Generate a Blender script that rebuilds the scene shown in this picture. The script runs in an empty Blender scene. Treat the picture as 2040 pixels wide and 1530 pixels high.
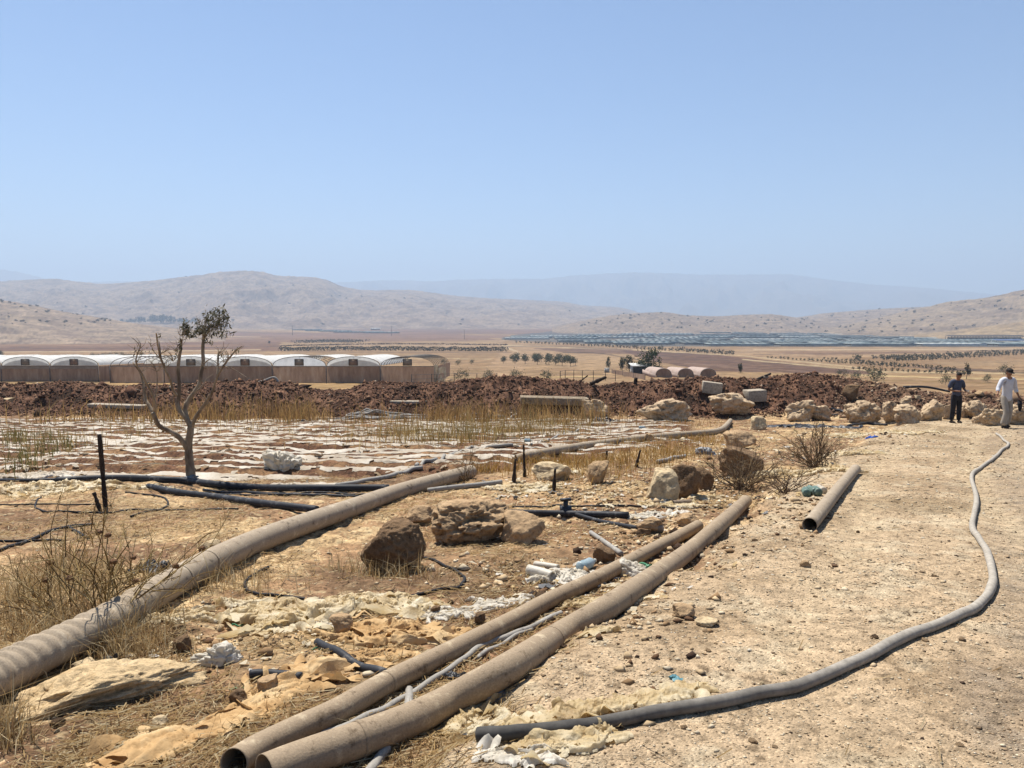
import bpy, math, random
import numpy as np
from mathutils import Vector, Matrix

scene = bpy.context.scene
col = scene.collection

# ------------------------------------------------------------------ camera
CAMZ = 1.6
F = 1532.0                      # focal length in pixels of the 2040 px wide photograph
PITCH = math.atan(135 / F)
cam_d = bpy.data.cameras.new('camera')
cam_d.sensor_width = 36.0
cam_d.lens = 36.0 * F / 2040.0
cam_d.clip_start = 0.05
cam_d.clip_end = 40000
cam = bpy.data.objects.new('camera', cam_d)
cam.location = (0, 0, CAMZ)
cam.rotation_euler = (math.pi / 2 - PITCH, 0, 0)
col.objects.link(cam)
scene.camera = cam
scene.render.resolution_x, scene.render.resolution_y = 1024, 768

# ------------------------------------------------------------------ sky and sun
SUN_EL, SUN_AZ = math.radians(64), math.radians(-32)     # azimuth from +Y towards +X
w = bpy.data.worlds.new("World")
scene.world = w
w.use_nodes = True
nt = w.node_tree
sky = nt.nodes.new('ShaderNodeTexSky')
sky.sky_type = 'NISHITA'
sky.sun_disc = False
sky.sun_elevation = SUN_EL
sky.sun_rotation = SUN_AZ
sky.altitude = 300
sky.air_density = 1.0
sky.dust_density = 0.0
sky.ozone_density = 6.0
bg = nt.nodes['Background']
bg.inputs['Strength'].default_value = 0.068
nt.links.new(sky.outputs[0], bg.inputs['Color'])
sd = bpy.data.lights.new('sun', 'SUN')
sd.energy = 5.0
sd.angle = math.radians(0.53)
sd.color = (1.0, 0.95, 0.87)
so = bpy.data.objects.new('sun', sd)
sdir = Vector((math.sin(SUN_AZ) * math.cos(SUN_EL), math.cos(SUN_AZ) * math.cos(SUN_EL), math.sin(SUN_EL)))
so.rotation_euler = sdir.to_track_quat('Z', 'Y').to_euler()
so.location = (-20, 30, 60)
col.objects.link(so)
vs = scene.view_settings
vs.view_transform = 'Standard'
vs.look = 'None'
vs.exposure = 0.92
vs.gamma = 1.0
vs.use_curve_mapping = False
scene.cycles.volume_bounces = 2
scene.cycles.max_bounces = 6
scene.cycles.diffuse_bounces = 3
scene.cycles.transparent_max_bounces = 12

# ------------------------------------------------------------------ helpers
rng = np.random.default_rng(7)
random.seed(7)

def lin(h, k=1.0):
    """sRGB hex colour of the photograph -> linear, scaled by k"""
    c = [int(h[i:i + 2], 16) / 255 for i in (0, 2, 4)]
    return tuple(.81 * k * (v / 12.92 if v <= 0.04045 else ((v + 0.055) / 1.055) ** 2.4) for v in c)

def _hash(ix, iy, iz, seed):
    n = (ix.astype(np.int64) * 374761393 + iy.astype(np.int64) * 668265263 + iz.astype(np.int64) * 2147483647 + seed * 144665) & 0xffffffff
    n = ((n ^ (n >> 13)) * 1274126177) & 0xffffffff
    n = (n ^ (n >> 16)) & 0xffffffff
    return n.astype(np.float64) / 4294967295.0

def vn2(x, y, seed=0):
    x = np.asarray(x, float); y = np.asarray(y, float)
    xi, yi = np.floor(x), np.floor(y)
    fx, fy = x - xi, y - yi
    fx = fx * fx * fx * (fx * (fx * 6 - 15) + 10); fy = fy * fy * fy * (fy * (fy * 6 - 15) + 10)
    z = np.zeros_like(xi)
    a = _hash(xi, yi, z, seed); b = _hash(xi + 1, yi, z, seed)
    c = _hash(xi, yi + 1, z, seed); d = _hash(xi + 1, yi + 1, z, seed)
    return (a + (b - a) * fx) * (1 - fy) + (c + (d - c) * fx) * fy

def fbm(x, y, o=4, seed=0, gain=0.5):
    """value noise sum, about -1..1"""
    t = 0; a = 1; s = 0
    x = np.asarray(x, float); y = np.asarray(y, float)
    for i in range(o):
        t = t + a * (vn2(x, y, seed + i * 17) * 2 - 1); s += a
        a *= gain; x, y = x * 2.03 + y * 0.31 + 11.3, y * 2.03 - x * 0.31 + 5.7
    return t / s * 1.5

def vn3(p, seed=0):
    pi = np.floor(p); f = p - pi; f = f * f * (3 - 2 * f)
    r = 0
    for dx in (0, 1):
        for dy in (0, 1):
            for dz in (0, 1):
                wgt = (f[:, 0] if dx else 1 - f[:, 0]) * (f[:, 1] if dy else 1 - f[:, 1]) * (f[:, 2] if dz else 1 - f[:, 2])
                r = r + wgt * _hash(pi[:, 0] + dx, pi[:, 1] + dy, pi[:, 2] + dz, seed)
    return r * 2 - 1

def fbm3(p, o=4, seed=0, gain=0.5):
    t = 0; a = 1; s = 0
    for i in range(o):
        t = t + a * vn3(p, seed + i * 31); s += a; a *= gain; p = p * 2.07 + 3.1
    return t / s * 1.4

def sstep(a, b, x):
    t = np.clip((np.asarray(x, float) - a) / (b - a), 0, 1)
    return t * t * (3 - 2 * t)

def mk(name, verts, faces, mat=None, parent=None, smooth=False, loc=None):
    """one mesh object; faces: (n,3|4) int array or list of tuples / list of such arrays"""
    me = bpy.data.meshes.new(name)
    verts = np.asarray(verts, np.float32).reshape(-1, 3)
    if isinstance(faces, np.ndarray):
        faces = [faces]
    elif len(faces) and not isinstance(faces[0], np.ndarray):
        tri = [f for f in faces if len(f) == 3]; quad = [f for f in faces if len(f) == 4]; big = [f for f in faces if len(f) > 4]
        faces = [np.array(g, np.int32) for g in (tri, quad) if g] + [np.array([f], np.int32) for f in big]
    loops = np.concatenate([f.ravel() for f in faces]).astype(np.int32)
    tot = np.concatenate([np.full(len(f), f.shape[1], np.int32) for f in faces])
    start = np.concatenate([[0], np.cumsum(tot)[:-1]]).astype(np.int32)
    me.vertices.add(len(verts)); me.vertices.foreach_set('co', verts.ravel())
    me.loops.add(len(loops)); me.loops.foreach_set('vertex_index', loops)
    me.polygons.add(len(tot)); me.polygons.foreach_set('loop_start', start); me.polygons.foreach_set('loop_total', tot)
    if smooth:
        me.polygons.foreach_set('use_smooth', np.ones(len(tot), bool))
    me.update(calc_edges=True)
    if mat: me.materials.append(mat)
    o = bpy.data.objects.new(name, me)
    col.objects.link(o)
    if parent: o.parent = parent
    if loc is not None: o.location = loc
    return o

def vcol(o, c):
    a = o.data.attributes.new('Col', 'FLOAT_COLOR', 'POINT')
    d = np.ones((len(c), 4), np.float32); d[:, :3] = c
    a.data.foreach_set('color', d.ravel())

def tag(o, label=None, cat=None, group=None, kind=None):
    if label: o['label'] = label
    if cat: o['category'] = cat
    if group: o['group'] = group
    if kind: o['kind'] = kind
    return o

def thing(name, loc, label, cat, group=None, rz=0):
    o = bpy.data.objects.new(name, None)
    o.empty_display_size = 0.2
    o.location = loc; o.rotation_euler = (0, 0, rz)
    col.objects.link(o)
    return tag(o, label, cat, group)

class MB:
    """collects pieces of one mesh"""
    def __init__(s): s.v = []; s.f = []; s.n = 0
    def add(s, v, f):
        v = np.asarray(v, float).reshape(-1, 3)
        s.v.append(v)
        for g in (f if isinstance(f, list) else [f]):
            g = np.asarray(g, np.int32)
            if len(g): s.f.append(g + s.n)
        s.n += len(v); return s
    def box(s, c, d, rz=0, tilt=0):
        x, y, z = [k / 2 for k in d]
        v = np.array([[i * x, j * y, k * z] for i in (-1, 1) for j in (-1, 1) for k in (-1, 1)])
        if tilt: v = v @ np.array(Matrix.Rotation(tilt, 3, 'Y')).T
        if rz: v = v @ np.array(Matrix.Rotation(rz, 3, 'Z')).T
        return s.add(v + np.array(c), np.array([[0, 1, 3, 2], [4, 6, 7, 5], [0, 4, 5, 1], [2, 3, 7, 6], [0, 2, 6, 4], [1, 5, 7, 3]]))
    def tube(s, pts, r, n=10, cap=True):
        v, f = tube_geo(pts, r, n, cap); return s.add(v, f)
    def build(s, name, mat=None, parent=None, smooth=False, loc=None):
        # quads and triangles may be mixed
        return mk(name, np.concatenate(s.v), s.f, mat, parent, smooth, loc)

def spline(pts, n=8):
    """Catmull-Rom through pts, n points per span"""
    P = np.asarray(pts, float)
    if len(P) < 3:
        t = np.linspace(0, 1, n + 1)[:, None]; return P[0] * (1 - t) + P[-1] * t
    Q = np.concatenate([[2 * P[0] - P[1]], P, [2 * P[-1] - P[-2]]])
    out = []
    for i in range(len(P) - 1):
        a, b, c, d = Q[i:i + 4]
        t = np.linspace(0, 1, n, endpoint=False)[:, None]
        out.append(0.5 * (2 * b + (c - a) * t + (2 * a - 5 * b + 4 * c - d) * t ** 2 + (-a + 3 * b - 3 * c + d) * t ** 3))
    return np.concatenate(out + [P[-1:]])

def frames(P):
    T = np.gradient(P, axis=0); T /= np.linalg.norm(T, axis=1)[:, None] + 1e-12
    up = np.tile([0, 0, 1.0], (len(P), 1))
    vert = np.abs(T[:, 2]) > 0.92
    up[vert] = [0, 1, 0]
    if vert.any() and not vert.all(): up[:] = [0.37, 0.91, 0.2]
    A = np.cross(T, up); A /= np.linalg.norm(A, axis=1)[:, None] + 1e-12
    B = np.cross(A, T)
    return T, A, B

def tube_geo(pts, r, n=10, cap=True):
    P = np.asarray(pts, float); r = np.broadcast_to(np.asarray(r, float), (len(P),))
    T, A, B = frames(P)
    th = np.linspace(0, 2 * np.pi, n, endpoint=False)
    v = P[:, None] + r[:, None, None] * (np.cos(th)[None, :, None] * A[:, None] + np.sin(th)[None, :, None] * B[:, None])
    v = v.reshape(-1, 3)
    i = np.arange(len(P) - 1)[:, None] * n; j = np.arange(n)[None]; k = (j + 1) % n
    f = np.stack([i + j, i + k, i + n + k, i + n + j], -1).reshape(-1, 4)
    fs = [f]
    if cap:
        m = len(v)
        v = np.concatenate([v, P[:1], P[-1:]])
        j = np.arange(n); k = (j + 1) % n
        fs.append(np.stack([k, j, np.full(n, m)], -1)); e = (len(P) - 1) * n
        fs.append(np.stack([e + j, e + k, np.full(n, m + 1)], -1))
    return v, fs

def hollow_geo(pts, r, wall, n=24, dent=None, ends=(1, 1)):
    """open pipe: outer skin, inner skin and rim rings"""
    P = np.asarray(pts, float); L = len(P)
    r = np.broadcast_to(np.asarray(r, float), (L,))
    T, A, B = frames(P)
    th = np.linspace(0, 2 * np.pi, n, endpoint=False)
    def skin(rr):
        q = np.broadcast_to(rr[:, None] if rr.ndim == 1 else rr, (L, n))
        return (P[:, None] + q[:, :, None] * (np.cos(th)[None, :, None] * A[:, None] + np.sin(th)[None, :, None] * B[:, None])).reshape(-1, 3)
    ro = r[:, None] + (dent(np.arange(L), th) if dent else np.zeros((L, n)))
    vo = skin(ro); vi = skin(ro - wall)
    i = np.arange(L - 1)[:, None] * n; j = np.arange(n)[None]; k = (j + 1) % n
    fo = np.stack([i + j, i + k, i + n + k, i + n + j], -1).reshape(-1, 4)
    fi = fo[:, ::-1] + L * n
    j = np.arange(n); k = (j + 1) % n; m = L * n; e = (L - 1) * n
    r0 = np.stack([k, j, j + m, k + m], -1); r1 = np.stack([e + j, e + k, e + k + m, e + j + m], -1)
    return np.concatenate([vo, vi]), np.concatenate([fo, fi, r0, r1])

# ------------------------------------------------------------------ materials
def new_mat(name):
    m = bpy.data.materials.new(name); m.use_nodes = True
    t = m.node_tree
    return m, t, t.nodes['Principled BSDF']

def N(t, kind, **kw):
    n = t.nodes.new(kind)
    for k, v in kw.items():
        if k in n.inputs: n.inputs[k].default_value = v
        else: setattr(n, k, v)
    return n

def ramp(t, src, stops, interp='LINEAR'):
    r = t.nodes.new('ShaderNodeValToRGB'); r.color_ramp.interpolation = interp
    el = r.color_ramp.elements
    while len(el) < len(stops): el.new(0.5)
    for e, (p, c) in zip(el, stops):
        e.position = p; e.color = (*c, 1) if len(c) == 3 else c
    t.links.new(src, r.inputs[0]); return r

def mulc(t, a, b, fac=1.0, mode='MULTIPLY'):
    m = t.nodes.new('ShaderNodeMix'); m.data_type = 'RGBA'; m.blend_type = mode
    m.inputs[0].default_value = fac
    t.links.new(a, m.inputs[6]); t.links.new(b, m.inputs[7]); return m.outputs[2]

def coords(t, scale=(1, 1, 1), space='Object'):
    c = t.nodes.new('ShaderNodeTexCoord'); mp = t.nodes.new('ShaderNodeMapping')
    mp.inputs['Scale'].default_value = scale
    t.links.new(c.outputs[space], mp.inputs[0]); return mp.outputs[0]

def mat_noise(name, stops, scale=5, detail=6, rough=0.85, rgh=0.6, bump=0.3, bscale=None, bdist=0.01, stretch=(1, 1, 1), spec=0.2, transl=0, rand=0.0):
    """colour from a noise ramp, bump from a second noise"""
    m, t, b = new_mat(name)
    v = coords(t, stretch)
    n = N(t, 'ShaderNodeTexNoise', Scale=scale, Detail=detail, Roughness=rgh)
    t.links.new(v, n.inputs['Vector'])
    r = ramp(t, n.outputs[0], stops)
    c = r.outputs[0]
    if rand:
        oi = t.nodes.new('ShaderNodeObjectInfo')
        rr = ramp(t, oi.outputs['Random'], [(0, (1 - rand,) * 3), (1, (1 + rand,) * 3)])
        c = mulc(t, c, rr.outputs[0])
    t.links.new(c, b.inputs['Base Color'])
    b.inputs['Roughness'].default_value = rough
    b.inputs['Specular IOR Level'].default_value = spec
    if bump:
        n2 = N(t, 'ShaderNodeTexNoise', Scale=bscale or scale * 3, Detail=6, Roughness=0.65)
        t.links.new(v, n2.inputs['Vector'])
        bp = N(t, 'ShaderNodeBump', Strength=bump, Distance=bdist)
        t.links.new(n2.outputs[0], bp.inputs['Height']); t.links.new(bp.outputs[0], b.inputs['Normal'])
    if transl:
        tr = t.nodes.new('ShaderNodeBsdfTranslucent'); t.links.new(c, tr.inputs[0])
        mx = N(t, 'ShaderNodeMixShader'); mx.inputs[0].default_value = transl
        t.links.new(b.outputs[0], mx.inputs[1]); t.links.new(tr.outputs[0], mx.inputs[2])
        t.links.new(mx.outputs[0], t.nodes['Material Output'].inputs[0])
    return m

def mat_attr(name, scale=2.0, lo=0.55, hi=1.45, detail=9, rgh=0.72, bump=0.8, bdist=0.03, rough=0.95, pebble=0, transl=0, spec=0.1):
    """colour from the mesh's own Col attribute, broken up by noise"""
    m, t, b = new_mat(name)
    a = N(t, 'ShaderNodeAttribute', attribute_name='Col')
    v = coords(t)
    n = N(t, 'ShaderNodeTexNoise', Scale=scale, Detail=detail, Roughness=rgh)
    t.links.new(v, n.inputs['Vector'])
    r = ramp(t, n.outputs[0], [(0.3, (lo,) * 3), (0.5, (1,) * 3), (0.7, (hi,) * 3)])
    c = mulc(t, a.outputs['Color'], r.outputs[0])
    h = n.outputs[0]
    if pebble:
        vo = N(t, 'ShaderNodeTexVoronoi', Scale=pebble)
        t.links.new(v, vo.inputs['Vector'])
        bw = N(t, 'ShaderNodeRGBToBW'); t.links.new(vo.outputs['Color'], bw.inputs[0])
        pr = ramp(t, bw.outputs[0], [(0.10, (0.30,) * 3), (0.24, (0.88,) * 3), (0.7, (1.0,) * 3), (0.9, (1.4,) * 3)])
        c = mulc(t, c, pr.outputs[0], 0.8)
        ad = N(t, 'ShaderNodeMath', operation='MULTIPLY_ADD'); ad.inputs[1].default_value = -0.35
        t.links.new(vo.outputs['Distance'], ad.inputs[0]); t.links.new(h, ad.inputs[2]); h = ad.outputs[0]
    t.links.new(c, b.inputs['Base Color'])
    b.inputs['Roughness'].default_value = rough
    b.inputs['Specular IOR Level'].default_value = spec
    if bump:
        bp = N(t, 'ShaderNodeBump', Strength=bump, Distance=bdist)
        t.links.new(h, bp.inputs['Height']); t.links.new(bp.outputs[0], b.inputs['Normal'])
    if transl:
        tr = t.nodes.new('ShaderNodeBsdfTranslucent'); t.links.new(c, tr.inputs[0])
        mx = N(t, 'ShaderNodeMixShader'); mx.inputs[0].default_value = transl
        t.links.new(b.outputs[0], mx.inputs[1]); t.links.new(tr.outputs[0], mx.inputs[2])
        t.links.new(mx.outputs[0], t.nodes['Material Output'].inputs[0])
    return m

# ------------------------------------------------------------------ terrain function
_py = np.array([-60, 0, 40, 75, 110, 200, 300, 500, 800, 1300, 2000, 3000, 9000, 20000], float)
_pz = np.array([4.9, 0, -3.3, -6.0, -8.1, -12.7, -17.0, -22.4, -27.4, -31.4, -33.4, -35.4, -55, -90], float)
def _pchip(x, y):
    h = np.diff(x); d = np.diff(y) / h; m = np.zeros_like(y)
    m[0], m[-1] = d[0], d[-1]
    for i in range(1, len(x) - 1):
        if d[i - 1] * d[i] > 0:
            w1, w2 = 2 * h[i] + h[i - 1], h[i] + 2 * h[i - 1]
            m[i] = (w1 + w2) / (w1 / d[i - 1] + w2 / d[i])
    def ev(q):
        q = np.clip(q, x[0], x[-1]); i = np.clip(np.searchsorted(x, q) - 1, 0, len(x) - 2)
        s = (q - x[i]) / h[i]
        return y[i] * (1 + 2 * s) * (1 - s) ** 2 + h[i] * m[i] * s * (1 - s) ** 2 + y[i + 1] * s * s * (3 - 2 * s) + h[i] * m[i + 1] * s * s * (s - 1)
    return ev
base_z = _pchip(_py, _pz)

def ray(px, py):
    a, b = (px - 1020) / F, (765 - py) / F
    cp, sp = math.cos(PITCH), math.sin(PITCH)
    return np.array([a, cp + b * sp, -sp + b * cp])

def to_px(x, y, z):
    cp, sp = math.cos(PITCH), math.sin(PITCH)
    dz = z - CAMZ
    fw = np.maximum(y * cp - dz * sp, 1e-3); up = y * sp + dz * cp
    return 1020 + F * x / fw, 765 - F * up / fw

# edge between the debris strip and the gravel track, and mound crest, as seen columns / rows
def _flat(px, py):
    d = ray(px, py)
    s = 1.0
    for _ in range(60):
        z = CAMZ + d[2] * s; s += (z - float(base_z(d[1] * s))) / (0.02 - d[2] + 0.083) * 0.6
    return d[0] * s, d[1] * s
_eb = np.array([_flat(*p) for p in [(930, 1530), (1120, 1330), (1300, 1190), (1480, 1040), (1600, 950), (1700, 890), (1800, 850)]])
_mc = np.array([[-300, 770], [0, 768], [150, 764], [250, 770], [330, 771], [400, 764], [470, 762], [530, 760], [570, 764], [640, 782], [700, 778], [740, 764], [830, 765], [900, 760], [960, 752], [1010, 750], [1060, 754], [1130, 757], [1200, 768], [1300, 760], [1400, 754], [1500, 756], [1600, 748], [1660, 749], [1730, 760], [1800, 772], [1880, 784], [2040, 792], [2400, 800]], float)
_mt = (_mc[:, 0] - 1020) / F
_row = lambda r: np.tan(np.arctan((r - 765) / F) + PITCH)
YF, YC, YB = 30.5, 36.0, 43.0
_mh = CAMZ - YC * _row(_mc[:, 1]) - base_z(YC)

def track_mask(x, y):
    xb = np.interp(y, _eb[:, 1], _eb[:, 0], left=None)
    xb = np.where(y < _eb[0, 1], _eb[0, 0] + (y - _eb[0, 1]) * 0.12, xb)
    m = sstep(-0.35, 0.35, x - xb + 0.35 * fbm(x * 1.1, y * 1.1, 3, 5))
    return m * sstep(31.5, 30.0, y + 0.4 * fbm(x, y, 2, 3))

def rut_mask(x, y):
    xb = np.interp(y, _eb[:, 1], _eb[:, 0]); xb = np.where(y < _eb[0, 1], _eb[0, 0] + (y - _eb[0, 1]) * 0.12, xb)
    s = x - xb + .12 * fbm(x * .3, y * .25, 2, 77)
    g = lambda c, w_: np.exp(-((s - c) / w_) ** 2)
    return np.clip(g(1.25, .2) + g(2.85, .22) + .7 * g(3.7, .2), 0, 1) * sstep(2.5, 5, y)

def field_mask(x, y):
    far = sstep(31, 30, y)
    # near border runs from left (row 955) to the hose, right border follows the weeds
    nb = 12.6 + 0.0 * x + np.clip(x + 1.0, 0, 9) * 1.05
    return sstep(-0.25, 0.25, y - nb + 0.3 * fbm(x, y, 2, 9)) * far * sstep(3.6, 3.0, x - (y - 13) * 0.22)

def mound_mask(x, y):
    t = x / np.maximum(y, 1)
    wob = 0.7 * fbm(x * 0.35, y * 0.1, 3, 21)
    yy = y + wob
    up = sstep(YF, YC, yy); dn = sstep(YB, YC + 0.6, yy)
    return np.where(yy < YC + 0.3, up, dn) * (np.abs(t) < 1.2)

def H(x, y):
    x = np.asarray(x, float); y = np.asarray(y, float)
    z = base_z(y) + 0.0
    near = sstep(70, 25, y)
    tr = track_mask(x, y)
    z = z + 0.16 * tr * sstep(31, 22, y)
    z = z - 0.022 * tr * rut_mask(x, y)
    z = z + near * (1 - 0.75 * tr) * (0.07 * fbm(x * 0.7, y * 0.7, 4, 1) + 0.018 * fbm(x * 5, y * 5, 3, 2))
    z = z + near * tr * (0.012 * fbm(x * 3, y * 3, 3, 4) + 0.03 * fbm(x * .4, y * .4, 2, 14))
    fm = field_mask(x, y)
    z = z + fm * 0.065 * np.cos(2 * np.pi * (y + 0.05 * fbm(x * .3, y * .3, 2, 31)) / 0.95)
    mm = mound_mask(x, y)
    h = np.interp(x / np.maximum(y, 1), _mt, _mh)
    rgh = fbm(x * 0.55, y * 0.55, 2, 40) * 0.15 + fbm(x * 1.9, y * 1.9, 4, 41, 0.72) * 0.21
    z = z + mm * h + sstep(0, 0.3, mm) * rgh * np.clip(h / 1.2, .25, 1) * sstep(1.02, .8, mm * sstep(-1, 1, 1.0 - 0 * y)) + sstep(0.8, 1.02, mm) * rgh * 0.45
    far = sstep(45, 70, y) * sstep(900, 300, y)
    z = z + far * (0.25 * fbm(x * .05, y * .05, 3, 50) + 0.10 * fbm(x * 0.4, y * 0.4, 3, 51))
    return z

def Hs(x, y): return float(H(np.array([x]), np.array([y]))[0])

_s1 = np.concatenate([np.linspace(1, 12, 500), np.linspace(12.02, 70, 900)])
_s2 = np.geomspace(69, 9500, 3000)
def at(px, py, off=0.0, lift=0.0):
    """point seen at a photo pixel on the surface that lies off above the ground"""
    d = ray(px, py)
    for s in (_s1, _s2):
        z = CAMZ + d[2] * s - H(d[0] * s, d[1] * s) - off
        k = int(np.argmax(z < 0))
        if z[k] < 0: break
    else: k = len(s) - 1
    k = max(k, 1)
    q = s[k - 1] + (s[k] - s[k - 1]) * z[k - 1] / (z[k - 1] - z[k] + 1e-12)
    x, y = d[0] * q, d[1] * q
    return np.array([x, y, Hs(x, y) + off + lift])

_s3 = np.geomspace(46, 9500, 3600)
def far(px, py):
    """point of the plain beyond the mound seen at a photo pixel"""
    d = ray(px, py); z = CAMZ + d[2] * _s3 - H(d[0] * _s3, d[1] * _s3)
    k = max(int(np.argmax(z < 0)), 1)
    if z[k] >= 0: k = len(_s3) - 1
    q = _s3[k - 1] + (_s3[k] - _s3[k - 1]) * np.clip(z[k - 1] / (z[k - 1] - z[k] + 1e-12), 0, 1)
    x, y = d[0] * q, d[1] * q
    return np.array([x, y, Hs(x, y)])

def ats(pts, off=0.0, lift=0.0): return np.array([at(px, py, off, lift) for px, py in pts])

def at_depth(px, py, Y):
    d = ray(px, py); return np.array([0, 0, CAMZ]) + d * (Y / d[1])
# ------------------------------------------------------------------ ground sheet
def inpoly(px, py, poly):
    c = np.zeros(px.shape, bool); n = len(poly)
    for i in range(n):
        x1, y1 = poly[i]; x2, y2 = poly[(i + 1) % n]
        if y1 == y2: continue
        k = ((y1 > py) != (y2 > py)) & (px < (x2 - x1) * (py - y1) / (y2 - y1) + x1)
        c ^= k
    return c

def lerp(a, b, t): return a + (np.asarray(b) - a) * t[:, None]

K = 0.74
_lines = [([(-300, 659), (300, 660), (520, 662)], .7, '6d5a4e'), ([(-300, 668), (520, 671)], .8, 'd9bd94'), ([(-300, 694), (300, 694), (560, 690)], .9, '6f5444'), ([(0, 701), (250, 700), (520, 697)], 1.2, 'dcc198'), ([(560, 701), (1020, 702)], .8, '8a6d54'),
    ([(560, 706), (1000, 708)], .8, 'a78a66'), ([(560, 713), (980, 715)], .7, 'd8be92'), ([(600, 720), (980, 722)], .7, '9c8060'), ([(1000, 688), (1250, 696), (1480, 709), (1720, 733)], 1.0, 'dcc39a'), ([(1010, 690), (1130, 691), (1260, 697)], .7, '6a5446'),
    ([(1120, 702), (1200, 704), (1300, 722)], .9, '5e4a3c'), ([(1480, 716), (1760, 741), (2040, 744)], 1.2, 'dec597'), ([(1500, 697), (1800, 696), (2100, 695)], .7, 'e0c8a2'), ([(1500, 706), (1750, 703), (2040, 697)], .8, '7d604a'), ([(1540, 710), (1800, 708), (2040, 703)], .6, 'b4906e'),
    ([(1850, 735), (1950, 739), (2100, 746)], 1.2, '4e4138'), ([(1700, 747), (1860, 752), (2100, 757)], 1.5, 'dcc08c'), ([(1690, 757), (1900, 761), (2100, 768)], 1.2, '9a7d52'), ([(1280, 716), (1400, 727), (1560, 742)], .6, '9a7c68'), ([(1300, 708), (1500, 724), (1700, 738)], .5, '6f5547'), ([(1350, 722), (1500, 733), (1640, 743)], .5, '9b7f6c'),
    ([(1000, 690), (1030, 700), (1040, 716)], 2.0, 'dcc19a'), ([(900, 738), (1000, 741), (1200, 744)], 1.0, '9c8058'), ([(820, 752), (1000, 752), (1200, 750)], 1.2, 'd2b37c')]
_dark = [(*at(430, 1440)[:2], .75), (*at(620, 1420)[:2], .6), (*at(930, 1180)[:2], .8), (*at(700, 1150)[:2], .5), (*at(720, 955)[:2], 1.6), (*at(900, 920)[:2], 2.2), (*at(120, 1040)[:2], 1.2), (*at(1000, 1110)[:2], .9)]
def ground_colour(x, y, z):
    n = len(x)
    n1 = fbm(x * .9, y * .9, 4, 60); n2 = fbm(x * 4, y * 4, 4, 61); n3 = fbm(x * 18, y * 18, 3, 62)
    # dry debris strip: straw litter over brown soil
    c = np.tile(np.array(lin('ad8a66', K)), (n, 1))
    c = lerp(c, lin('8b6b50', K), sstep(-.15, .45, n1 + .35 * n2) * .9)
    c = lerp(c, lin('d0b184', K), sstep(.0, .5, -n1 + .6 * n2) * .8)
    c = lerp(c, lin('dec69a', K), sstep(.35, .7, n3 + .3 * n2) * .7)
    c = lerp(c, lin('5d4a38', K), sstep(.35, .75, -n3 + .35 * n2) * .6)
    # dark soil patch at the lower left and greyer gravel at the track edge
    # track
    t = np.tile(np.array(lin('d0b592', K)), (n, 1))
    t = lerp(t, lin('b69b79', K), sstep(-.1, .6, n1 + .3 * n2) * .8)
    t = lerp(t, lin('dfccab', K), sstep(.1, .6, n2 - .3 * n1) * .55)
    t = lerp(t, lin('a58d6c', K), sstep(.2, .8, fbm(x * .45 + 3, y * .45, 3, 64)) * .7)
    t = lerp(t, lin('6a563f', K), sstep(.45, .85, n3) * .55)
    t = lerp(t, lin('a3907a', K), sstep(.57, .68, x / np.maximum(y, .5) + .05 * n1) * (.55 + .45 * np.clip(n2, -1, 1)))
    bl = lambda cx_, cy_, r_: np.exp(-(((x - cx_) ** 2 + (y - cy_) ** 2) / r_ ** 2)) * (.8 + .5 * n2)
    for cx_, cy_, r_ in _dark: c = lerp(c, lin('7d634a', K), np.clip(bl(cx_, cy_, r_), 0, 1) * .85)
    t = lerp(t, lin('e0c8a2', K), rut_mask(x, y) * np.clip(.55 + .5 * n2, 0, 1) * .7)
    c = c * 1.12
    tm = track_mask(x, y)
    c = lerp(c, t, tm)
    # mulch field soil
    s = np.tile(np.array(lin('7c5a43', K)), (n, 1))
    s = lerp(s, lin('a98560', K), sstep(-.2, .6, n2 + .4 * n1) * .8)
    s = lerp(s, lin('553d30', K), sstep(.2, .7, n3 - .3 * n2) * .7)
    c = lerp(c, s, field_mask(x, y))
    # mound of red earth; stonier to the right
    mm = mound_mask(x, y)
    e = np.tile(np.array(lin('674a3a', K)), (n, 1))
    m1 = fbm(x * 1.3, y * 1.3, 4, 70, .6)
    e = lerp(e, lin('86644e', K), sstep(-.1, .6, m1))
    e = lerp(e, lin('46352a', K), sstep(.1, .6, -m1))
    tt = x / np.maximum(y, 1)
    e2 = lerp(np.tile(np.array(lin('8e7058', K)), (n, 1)), lin('6b5040', K), sstep(-.2, .5, m1))
    e = lerp(e, e2, sstep(.36, .56, tt + .05 * m1))
    c = lerp(c, e, sstep(.04, .16, mm + .05 * n2) * (y > 25))
    # plain
    far = y > 44
    p = np.tile(np.array(lin('c2a67c', K)), (n, 1))
    px, py = to_px(x, y, z)
    f1 = fbm(px / 60, py / 3.5, 4, 80)
    p = lerp(p, lin('ae9069', K), sstep(0, .6, f1) * .8)
    p = lerp(p, lin('d3b888', K), sstep(.1, .6, fbm(px / 90, py / 1.6, 3, 81)) * .6)
    nz = fbm(px / 25, py / 2., 3, 82)
    p = p * np.array([.60, .54, .53])
    def patch(poly, colr, a=1.0, rag=1.5):
        nonlocal p
        k = inpoly(px + 6 * nz, py + rag * .35 * nz, poly).astype(float) * a * (.86 + .14 * np.clip(nz, -1, 1))
        p = lerp(p, np.array(lin(colr, K)) * (.57, .515, .505), k)
    patch([(-400, 763), (-400, 775), (900, 775), (900, 765), (300, 762)], 'd6b67c')
    patch([(-400, 676), (560, 680), (560, 699), (300, 702), (-400, 704)], '93715a')
    patch([(-400, 684), (300, 686), (520, 691), (200, 690), (-400, 688)], 'b3906c')
    patch([(-400, 702), (480, 699), (560, 705), (-400, 708)], 'c5a67c', .8)
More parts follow.
